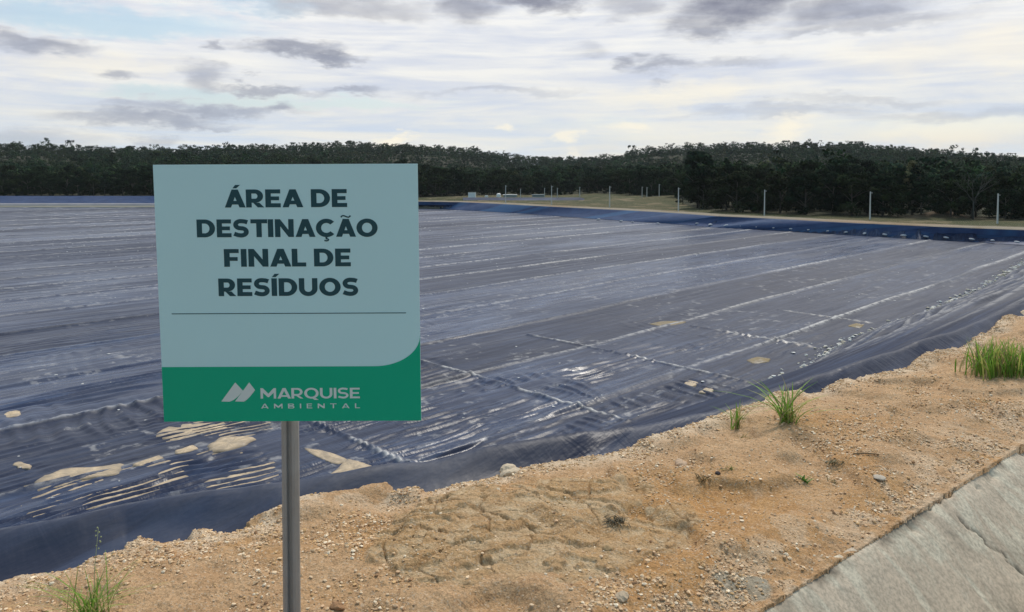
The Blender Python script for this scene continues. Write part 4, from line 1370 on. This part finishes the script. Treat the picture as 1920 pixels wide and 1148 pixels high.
        P_ = stroke(cl, hw * 1.04)
    if acc == 'acute':
        P_.append([(w / 2 - .10, 1.07), (w / 2 + .08, 1.07), (w / 2 + .26, 1.255), (w / 2 + .03, 1.255)])
    elif acc == 'tilde':
        P_ += stroke([(w / 2 - .23, 1.09), (w / 2 - .20, 1.15), (w / 2 - .13, 1.185), (w / 2 - .05, 1.165), (w / 2 + .05, 1.115), (w / 2 + .13, 1.095), (w / 2 + .20, 1.13), (w / 2 + .23, 1.19)], .075)
    elif acc == 'ced':
        P_ += [[(.46, -.018), (.56, -.018), (.545, -.075), (.445, -.075)]] + stroke([(.47, -.11), (.57, -.115), (.61, -.16), (.575, -.215), (.49, -.225), (.40, -.20)], .075)
    return [[(a * k, b_) for a, b_ in pl] for pl in P_], w * k


def text_polys(txt, x0, x1, ybase, cap, W=0.262, track=0.085, space=0.34):
    items = []; cur = 0.0
    for ch in txt:
        if ch == ' ':
            cur += space; continue
        pl, w = glyph(ch, W)
        tr = track * (0.35 if ch in 'AÁÃTL' and track < 0.3 else 1)
        items.append((pl, cur)); cur += w + tr
    cur -= track
    sx = (x1 - x0) / cur
    return [[(x0 + (a + ox) * sx, ybase + b_ * cap) for a, b_ in poly] for pl, ox in items for poly in pl]


def line(name, txt, pxa, pxb, ptop, pbot, mat, W=0.262, track=0.085, d=0.0016, space=0.34):
    (xa_, yt) = sgn(pxa, ptop); (xb_, yb_) = sgn(pxb, pbot)
    return bm_obj(name, panel_bm(text_polys(txt, xa_, xb_, yb_, yt - yb_, W, track, space), d, d + 0.0006), mat, sign)


line('lettering', 'ÁREA DE', 420, 651, 354, 387, M_DARK)
line('lettering', 'DESTINAÇÃO', 367, 708, 409, 442, M_DARK)
line('lettering', 'FINAL DE', 418, 657, 464, 497, M_DARK)
line('lettering', 'RESÍDUOS', 407, 671, 519, 552, M_DARK)
line('company_lettering', 'MARQUISE', 485, 672, 727, 747, M_PALE, 0.19, 0.10, 0.0023)
line('company_lettering', 'AMBIENTAL', 486, 672, 757, 766, M_PALE, 0.16, 0.75, 0.0023)
def cpx(a, b_):
    return sgn(270 + a / 2.207, 290 + b_ / 2.207)
def sail(pts_, q0):
    """straight luff, curved belly"""
    a, b_, c, d_ = [Vector(cpx(*p_)) for p_ in pts_]
    ctrl = Vector(cpx(*q0))
    curve = [(c * (1 - t_) ** 2 + ctrl * 2 * t_ * (1 - t_) + d_ * t_ * t_) for t_ in np.linspace(0, 1, 10)]
    return [tuple(v) for v in [a, b_] + curve]
em = [sail([(312, 1020), (370, 940), (402, 975), (345, 1021)], (372, 1015)), sail([(369, 1020), (428, 940), (452, 972), (405, 1021)], (425, 1012))]
bm_obj('emblem', panel_bm(em, 0.0023, 0.0029), M_PALE, sign)
# post: a ridged galvanised profile behind the panel, and the bolts that hold it
bm = bmesh.new()
ptop = pc.z - foot_z + SH * 0.46
w = 0.0275
prof_ = [(-w, 0.006), (-w * .62, -0.004), (-w * .30, -0.004), (-w * .2, 0.010), (w * .2, 0.010), (w * .30, -0.004), (w * .62, -0.004), (w, 0.006), (w, 0.020), (-w, 0.020)]
r0 = [bm.verts.new((a, b_ - 0.004, -0.5)) for a, b_ in prof_]; r1 = [bm.verts.new((a + 0.006, b_ + 0.002, ptop)) for a, b_ in prof_]
for k in range(len(prof_)):
    k2 = (k + 1) % len(prof_)
    bm.faces.new((r0[k], r0[k2], r1[k2], r1[k]))
bm.faces.new(r0[::-1]); bm.faces.new(r1)
bmesh.ops.recalc_face_normals(bm, faces=bm.faces)
bmesh.ops.bevel(bm, geom=[e for e in bm.edges if abs((e.verts[0].co - e.verts[1].co).z) > 0.5], offset=0.0015, segments=2, affect='EDGES')
post = bm_obj('post', bm, M_STEEL, sign)
post.location = (-0.022, 0.012, 0)

# ------------------------------------------------------------------ fence posts
def make_post(tall=2.42 * S, w=0.17):
    bm = bmesh.new()
    add_box(bm, 0, 0, tall / 2 - 0.2, w, w, tall + 0.4, 0.02)
    for v in bm.verts:
        f = 1 - 0.35 * max(0, v.co.z) / tall
        v.co.x *= f; v.co.y *= f
    return bm


def post_thing(proto, loc, label, scale=1.0, rz=0.0, lean=0.0, group='concrete posts of the fence along the far berm'):
    if proto is None:
        e = empty('fence_post', loc, label, 'fence post', group, rz)
        bm_obj('shaft', make_post(), M_POST, e)
        bm = bmesh.new()
        add_box(bm, 0.10, 0, 2.3 * S, 0.34, 0.07, 0.06, 0.01)
        bm_obj('crossarm', bm, M_POST, e)
    else:
        e = proto.copy(); COL.objects.link(e)
        for ch in proto.children:
            c = ch.copy(); COL.objects.link(c); c.parent = e
        e.location = loc; e['label'] = label; e['group'] = group
    e.rotation_euler = (0, lean, rz); e.scale = (1, 1, scale)
    return e


front = [(1870, 420, 'rightmost tall concrete fence post near the right picture edge'), (1631, 412, 'second tall concrete fence post from the right, left of the brown earth heap'),
         (1433, 404.5, 'third tall concrete fence post from the right, against dark trees'), (1272, 396.5, 'fourth tall concrete fence post from the right, in front of the grassy clearing'),
         (1143, 389.5, 'fifth tall concrete fence post from the right, left of the grassy clearing'), (1034, 385, 'sixth tall concrete fence post from the right, before the second lagoon'),
         (948, 381.5, 'leftmost tall concrete fence post of the front row, before the white roofs')]
proto = None
for i, (px, py, lab) in enumerate(front):
    v = P(px, py, ZB + 0.1)
    v.z = float(terrain(np.array([v.x]), np.array([v.y]))[0])
    e = post_thing(proto, v, lab, random.uniform(0.97, 1.03), random.uniform(-.2, .2), random.uniform(-.008, .012))
    proto = proto or e
for px, dep, hpx, lab in ((976, 131, 17, 'small distant fence post behind the second lagoon, leftmost of the rear row'), (1021, 132, 18, 'small distant fence post just left of the sixth front post'),
                          (1045, 128, 20, 'small distant fence post just right of the sixth front post'), (1087, 129, 20, 'small distant fence post at the right end of the second lagoon'),
                          (1204, 112, 22, 'left one of two close fence posts in the clearing'), (1213, 113, 21, 'right one of two close fence posts in the clearing'),
                          (1236, 104, 24, 'lone distant fence post in the clearing left of the fourth front post')):
    v = D(px, dep * S)
    v.z = float(terrain(np.array([v.x]), np.array([v.y]))[0])
    post_thing(proto, v, lab, hpx * dep * S / F / (2.42 * S), random.uniform(-.2, .2), 0, 'distant concrete posts of the rear fence')

# ------------------------------------------------------------------ sandbags on the far bank
def make_bag():
    bm = bmesh.new()
    bmesh.ops.create_icosphere(bm, subdivisions=2, radius=1)
    for v in bm.verts:
        s_ = lambda t_, e_: math.copysign(abs(t_) ** e_, t_)
        v.co = Vector((s_(v.co.x, .7) * .40, s_(v.co.y, .7) * .26, s_(v.co.z, .9) * .15 * (1 - .3 * v.co.x * v.co.x)))
    me_ = bpy.data.meshes.new('sandbag'); bm.to_mesh(me_); bm.free()
    me_.polygons.foreach_set('use_smooth', [True] * len(me_.polygons))
    me_.materials.append(M_BAG)
    return me_


BAG = make_bag()
bag_px = [1122, 1164, 1186, 1234, 1307, 1332, 1361, 1390, 1420, 1452, 1484, 1516, 1552, 1586, 1621, 1659, 1694, 1736, 1774, 1822, 1861, 1907]
tf = np.array([(1920, 460), (1760, 450), (1640, 444), (1560, 439), (1440, 432), (1340, 427), (1260, 420), (1180, 415), (1080, 408)], float)[::-1]
for i, px in enumerate(bag_px):
    yy = np.interp(px, tf[:, 0], tf[:, 1]) - (4 if px > 1300 else 0.5)
    v = P(px, yy, ZF + 0.25)
    o = bpy.data.objects.new('sandbag', BAG); COL.objects.link(o)
    o.location = (v.x, v.y, ZF + 0.32 if px > 1300 else ZF + 0.16)
    o.rotation_euler = (random.uniform(-.2, .2), random.uniform(-.3, .3), random.uniform(0, 3))
    o.scale = [random.uniform(.6, .85)] * 3
    side = 'lying at the foot of' if px < 1300 else 'hanging low on'
    tag(o, 'small pale sandbag %s the far bank, number %d from left' % (side, i + 1), 'sandbag', 'sandbags spaced along the foot of the far bank')

# ------------------------------------------------------------------ small structures beyond the fence
def place(px, dep):
    v = D(px, dep * S)
    v.z = float(terrain(np.array([v.x]), np.array([v.y]))[0])
    return v


v = place(885, 130)
e = empty('site_hut', v, 'white boxy site hut with a flat roof beyond the far corner of the basin', 'hut')
bm = bmesh.new(); add_box(bm, 0, 0, 0.7, 1.95, 1.8, 1.45, 0.03); bm_obj('wall', bm, M_WHITE, e)
bm = bmesh.new(); add_box(bm, 0, 0, 1.46, 2.1, 1.95, 0.08, 0.01); bm_obj('roof', bm, M_GREYROOF, e)
bm = bmesh.new(); add_box(bm, 0.4, -0.91, 0.55, 0.5, 0.03, 1.05, 0.005); bm_obj('door', bm, M_WHITE, e)
v = place(935, 133)
bm = bmesh.new()
bmesh.ops.create_cone(bm, cap_ends=True, segments=24, radius1=0.62, radius2=0.58, depth=0.9)
for vv in bm.verts:
    vv.co.z += 0.45
add_tube(bm, [(0, 0, .9), (0, 0, 1.02), (0, 0, 1.1)], [.58, .42, .12], 24)
o = bm_obj('water_tank', bm, M_WHITE); o.location = v
tag(o, 'small round white water tank with a domed lid beyond the second lagoon', 'water tank')
v = place(912, 132)
bm = bmesh.new()
add_box(bm, 0, 0, 0.25, 0.9, 0.7, 0.5, 0.04); add_box(bm, 0, 0, 0.545, 0.7, 0.5, 0.09, 0.02)
o = bm_obj('storage_box', bm, M_WHITE); o.location = v
tag(o, 'low cream storage box between the white hut and the round tank', 'box')
for px0, px1, lab in ((944, 969, 'long low pale roofed shed right of the round tank'), (998, 1020, 'long low grey roofed shed left of the sixth front fence post')):
    a, b_ = place(px0, 134), place(px1, 134)
    c = (a + b_) / 2; ln = (b_ - a).length
    e = empty('low_shed', c, lab, 'shed')
    bm = bmesh.new(); add_box(bm, 0, 0, 0.3, ln, 1.6, 0.62, 0.02); bm_obj('wall', bm, M_GREYROOF, e)
    bm = bmesh.new(); add_box(bm, 0, 0, 0.68, ln + .3, 2.0, 0.12, 0.02); bm_obj('roof', bm, M_WHITE if px0 == 944 else M_GREYROOF, e)
v = place(1795, 75)
e = empty('notice_board', v, 'small white notice board on two legs in front of the trees at right', 'notice board')
bm = bmesh.new(); add_box(bm, 0, 0, 1.55, 1.0, 0.04, 0.5, 0.01); bm_obj('board', bm, M_WHITE, e)
for s_ in (-.38, .38):
    bm = bmesh.new(); add_tube(bm, [(s_, .05, -.2), (s_, .05, 1.75)], [.03, .03], 8); bm_obj('leg', bm, M_POST, e)

# ------------------------------------------------------------------ trees
def crown_arrays(seed, h, rad_, nclump, nleaf, leaf, base=0.25, flat=1.0, tone=(0.040, 0.062, 0.026), rough=0.55):
    """leaf-cluster quads spread over many clumps"""
    R = np.random.default_rng(seed)
    zc = h * (base + (1 - base) * R.uniform(0.05, 0.98, nclump) ** 0.8)
    env = np.sqrt(np.clip(1 - ((zc / h - (base + .42 * (1 - base))) / (0.62 * (1 - base))) ** 2, 0.05, 1))
    a = R.uniform(0, 6.283, nclump); rr = rad_ * env * np.sqrt(R.uniform(0.1, 1, nclump))
    cx, cy = np.cos(a) * rr, np.sin(a) * rr
    cr_ = rad_ * R.uniform(0.20, 0.40, nclump)
    ci = R.integers(0, nclump, nleaf)
    d = R.normal(size=(nleaf, 3)); d /= np.linalg.norm(d, axis=1, keepdims=True)
    rad3 = cr_[ci][:, None] * R.uniform(0.55, 1.05, (nleaf, 1))
    c = np.stack([cx[ci], cy[ci], zc[ci]], 1) + d * rad3 * np.array([1, 1, 0.7 * flat])
    c[:, 2] = np.minimum(c[:, 2], h)
    nrm = d + R.normal(0, rough, (nleaf, 3)) + np.array([0, 0, 0.35]); nrm /= np.linalg.norm(nrm, axis=1, keepdims=True)
    t1 = np.cross(nrm, R.normal(size=(nleaf, 3))); t1 /= np.linalg.norm(t1, axis=1, keepdims=True)
    t2 = np.cross(nrm, t1)
    s1 = leaf * R.uniform(.5, 1.2, (nleaf, 1)); s2 = s1 * R.uniform(.5, .9, (nleaf, 1))
    V_ = np.stack([c - t1 * s1, c + t2 * s2 - t1 * s1 * .1, c + t1 * s1, c - t2 * s2 + t1 * s1 * .1], 1)
    tonec = np.array(tone)[None] * (1 + 0.45 * R.uniform(-1, 1, (nclump, 1)))[ci] * R.uniform(.9, 1.1, (nleaf, 1))
    tonec = tonec * np.array([1, 1, 1]) + 0.004 * R.uniform(-1, 1, (nleaf, 3))
    return V_.reshape(-1, 3), np.clip(np.repeat(tonec, 4, 0), 0.004, 1)


def trunk_bm(seed, h, rad_, limbs=5, r0=0.16, base=0.3):
    R = random.Random(seed); bm = bmesh.new()
    add_tube(bm, [(0, 0, -.5), (R.uniform(-.1, .1), 0, h * .3), (R.uniform(-.2, .2), R.uniform(-.2, .2), h * .75)], [r0 * 1.2, r0 * .85, r0 * .3], 7)
    for k in range(limbs):
        a = 6.283 * k / limbs + R.uniform(-.4, .4); z0 = h * R.uniform(base, .6)
        add_tube(bm, [(0, 0, z0), (math.cos(a) * rad_ * .4, math.sin(a) * rad_ * .4, z0 + h * .12), (math.cos(a) * rad_ * .8, math.sin(a) * rad_ * .8, z0 + h * .22)], [r0 * .45, r0 * .3, r0 * .1], 5)
    return bm


def tree_mesh(seed, h, rad_, ncl, nl, leaf, base, tone, flat=1.0):
    V_, C_ = crown_arrays(seed, h, rad_, ncl, nl, leaf, base, flat, tone)
    return np_mesh('crown', V_, np.arange(len(V_)).reshape(-1, 4), False, C_)


def build_tree(name, seed, h, rad_, label, group, ncl=22, nl=1500, leaf=0.42, base=0.22, tone=(0.040, 0.062, 0.026), flat=1.0, r0=0.16, bark=None):
    e = empty(name, (0, 0, 0), label, 'tree', group)
    c = link_mesh('crown', tree_mesh(seed, h, rad_, ncl, nl, leaf, base, tone, flat), M_LEAF, e)
    bm_obj('trunk', trunk_bm(seed, h, rad_, 6, r0, max(base, .2)), bark or M_BARK, e, True)
    return e


def copy_thing(pr, loc, rz, sc, label, group):
    e = pr.copy(); COL.objects.link(e)
    for ch in pr.children:
        c = ch.copy(); COL.objects.link(c); c.parent = e
    e.location = loc; e.rotation_euler = (0, 0, rz); e.scale = sc
    e['label'] = label
    if group:
        e['group'] = group
    return e


TONES = [(0.018, 0.034, 0.016), (0.023, 0.042, 0.017), (0.030, 0.046, 0.018), (0.016, 0.030, 0.017), (0.033, 0.043, 0.019)]
protos = []
G_FRONT = 'forest trees standing behind the far berm'
for k in range(8):
    hh = (7.5, 9.0, 8.0, 10.0, 7.0, 8.6, 9.4, 6.2)[k]; rw = (3.2, 3.0, 3.8, 3.3, 3.6, 2.7, 3.4, 3.0)[k]
    protos.append((build_tree('forest_tree', 100 + k, hh, rw, '', G_FRONT, 30, 3200, 0.25, (0.0, .05, .0, .06, .0, .04, .02, .0)[k], tuple(np.array(TONES[k % 5]) * 0.68)), hh))  # front crowns: leaf colour darkened to stand in for shade
used = [False] * 8
cnt = 0
NTREE = 270
# walk along the edge in rows; nearer rows first
cand = []
for row in range(5):
    px = -60.0
    while px < 1990:
        dep = edge_depth(px) + row * 5.5 + random.uniform(-1.5, 2.0)
        cand.append((row, px + random.uniform(-8, 8), dep))
        px += (3.2 if row == 0 else 4.8) * F / dep * random.uniform(0.75, 1.2)
cand.sort(key=lambda c: c[2] + random.uniform(-4, 4) if c[0] > 1 else c[0] - 100)
stuff_extra = cand[NTREE:]
for row, px, dep in cand[:NTREE]:
    k = random.randrange(8)
    pr, hh = protos[k]
    v = D(px, dep); v.z = float(terrain(np.array([v.x]), np.array([v.y]))[0]) - 0.1
    s0_ = random.uniform(0.75, 1.12) * (1.0 if px > 1290 else 0.95)
    if row == 0:
        s0_ *= random.uniform(0.55, 0.95)
    yr = float(np.interp(px, RIDGE[:, 0], RIDGE[:, 1]))
    cap = (EYE + dep * (HOR - yr - random.uniform(20, 58)) / F - v.z) / hh
    s0_ = min(s0_, cap / 1.05)
    if px < 300:
        lab = 'dark bushy forest tree behind the far left blue bank'
    elif px < 800:
        lab = 'dark bushy forest tree behind the information sign'
    elif px < 1290:
        lab = 'dark bushy forest tree beyond the second lagoon and the clearing'
    else:
        lab = 'dark bushy forest tree close behind the right part of the far fence'
    lab = lab + (', front row' if row == 0 else ', rear rows')
    sc = (s0_ * random.uniform(.9, 1.2), s0_ * random.uniform(.9, 1.2), s0_ * random.uniform(.9, 1.1))
    if not used[k]:
        used[k] = True; e = pr
        e.location = v; e.scale = sc; e.rotation_euler = (0, 0, random.random() * 6.28); e['label'] = lab
    else:
        e = copy_thing(pr, v, random.random() * 6.28, sc, lab, G_FRONT)

# singled-out trees
def special(name, px, dep, h, rad_, label, tone, ncl=20, nl=1600, leaf=.36, base=.3, flat=1.0, r0=.16, bark=None, seed=500):
    e = build_tree(name, seed, h, rad_, label, None, ncl, nl, leaf, base, tone, flat, r0, bark)
    v = D(px, dep); v.z = float(terrain(np.array([v.x]), np.array([v.y]))[0]) - 0.1
    e.location = v
    return e


special('tall_tree', 1308, 124, 9.4, 2.6, 'tall very dark tree rising at the right of the clearing', (0.020, 0.034, 0.018), 26, 2600, seed=501)
special('narrow_tree', 1362, 118, 8.3, 1.1, 'narrow dark columnar tree right of the tall dark one', (0.018, 0.030, 0.016), 18, 1500, base=.1, seed=502)
special('flowering_tree', 1712, 104, 7.6, 1.2, 'small pale yellow topped tree among dark trees at right', (0.17, 0.16, 0.08), 10, 420, seed=503)
# leafless forked tree
e = empty('bare_tree', (0, 0, 0), 'pale leafless forked tree among the dark trees at right', 'tree')
bm = bmesh.new(); R = random.Random(4)
add_tube(bm, [(0, 0, -.3), (0, 0, 2.4)], [.10, .09], 7)
bm_obj('trunk', bm, M_PALEBARK, e, True)
bm = bmesh.new()
def fork(p0, d, ln, r0, lev):
    p1 = p0 + d * ln
    add_tube(bm, [p0, p0.lerp(p1, .5) + Vector((R.uniform(-.08, .08), R.uniform(-.08, .08), 0)), p1], [r0, r0 * .8, r0 * .6], 6)
    if lev:
        for k in range(3 if lev > 2 else 2):
            nd = (d + Vector((R.uniform(-.75, .75), R.uniform(-.6, .6), R.uniform(0, .35)))).normalized()
            fork(p1, nd, ln * R.uniform(.6, .85), r0 * .62, lev - 1)
for dx in (-.75, -.2, .35, .7):
    fork(Vector((0, 0, 2.3)), Vector((dx, R.uniform(-.3, .3), .9)).normalized(), 1.5, .06, 3)
bm_obj('branches', bm, M_PALEBARK, e, True)
v = D(1826, 94); v.z = float(terrain(np.array([v.x]), np.array([v.y]))[0]); e.location = v
# emergent trees on the skyline
for i, (px, hpx, w, lab) in enumerate(((435, 18, 3.6, 'flat topped emergent tree on the skyline above the left half of the sign'), (655, 16, 3.4, 'small emergent tree on the skyline above the right half of the sign'),
                           (1577, 20, 4.2, 'tallest airy emergent tree on the right skyline'), (1668, 16, 4.0, 'rounded airy emergent tree right of the tallest on the skyline'),
                           (1492, 14, 3.4, 'small emergent tree left of the tallest on the right skyline'), (1228, 14, 4.0, 'broad dark tree where the right ridge begins to rise'),
                           (1628, 14, 3.2, 'slim emergent tree between the two airy ones on the right skyline'), (892, 13, 3.2, 'small emergent tree on the falling end of the left ridge'))):
    dep = RD * math.cos(math.atan((px - 960) / F)) * 0.99
    special('emergent_tree', px, dep, 5.5 + hpx * RD / F * 0.50, w, lab, (0.045, 0.06, 0.03), 16, 900, 0.5, .38, .8, .22, None, 600 + i)

# the forest mass behind: one object
allV, allC = [], []
mass_protos = [crown_arrays(800 + k, 10, 4.6, 18, 330, 0.46, 0.05, 1.0, tuple(np.array(TONES[k % 5]) * (1.0, 1.15, 1.1)), 0.14) for k in range(14)]
pts_ = [(D(px, dep).x, D(px, dep).y, 0.85) for row, px, dep in stuff_extra]
rr0 = 100.0
R2 = np.random.default_rng(77)
rowd = 0
yy = 130.0
while yy < RD + 70:
    step = 4.6 + yy / 160
    xx = -yy * 0.80
    while xx < yy * 0.80:
        x_ = xx + R2.uniform(-.45, .45) * step; y_ = yy + R2.uniform(-.45, .45) * step
        px = 960 + F * x_ / y_
        if y_ > edge_depth(px) + 24 and math.hypot(x_, y_) < RD + 60:
            pts_.append((x_, y_, 1.0))
        xx += step * 1.25
    yy += step * 1.05
pts_ = np.array(pts_)
tz = terrain(pts_[:, 0], pts_[:, 1])
for i in range(len(pts_)):
    V_, C_ = mass_protos[R2.integers(0, 14)]
    a = R2.uniform(0, 6.28); ca, sa = math.cos(a), math.sin(a)
    s_ = R2.uniform(.5, .95) * pts_[i, 2]; sx = s_ * R2.uniform(.85, 1.2)
    if R2.random() < 0.03:
        s_ *= 1.35
    W_ = np.empty_like(V_)
    W_[:, 0] = (V_[:, 0] * ca - V_[:, 1] * sa) * sx + pts_[i, 0]
    W_[:, 1] = (V_[:, 0] * sa + V_[:, 1] * ca) * sx + pts_[i, 1]
    W_[:, 2] = V_[:, 2] * s_ + tz[i] - 0.6
    allV.append(W_.astype(np.float32)); allC.append((C_ * R2.uniform(.7, 1.35) * np.array([R2.uniform(.85, 1.25), 1, R2.uniform(.85, 1.15)])).astype(np.float32))
allV = np.concatenate(allV); allC = np.concatenate(allC)
o = link_mesh('forest', np_mesh('forest', allV, np.arange(len(allV)).reshape(-1, 4), False, allC), M_LEAF)
tag(o, 'dense dark rainforest covering the low hills behind the basin', kind='stuff')
print('forest trees', len(pts_), 'faces', len(allV) // 4)

# ------------------------------------------------------------------ air
bm = bmesh.new()
add_box(bm, 0, 640, 60, 3400, 2000, 190)
hz = bm_obj('haze', bm, None)
hm = bpy.data.materials.new('haze_air'); hm.use_nodes = True
hn = hm.node_tree; hn.nodes.clear()
pv = hn.nodes.new('ShaderNodeVolumePrincipled'); ho = hn.nodes.new('ShaderNodeOutputMaterial')
pv.inputs['Color'].default_value = (0.80, 0.88, 0.95, 1)
pv.inputs['Density'].default_value = 0.0001
pv.inputs['Anisotropy'].default_value = 0.2
hn.links.new(pv.outputs[0], ho.inputs['Volume'])
hz.data.materials.append(hm)
tag(hz, kind='stuff')
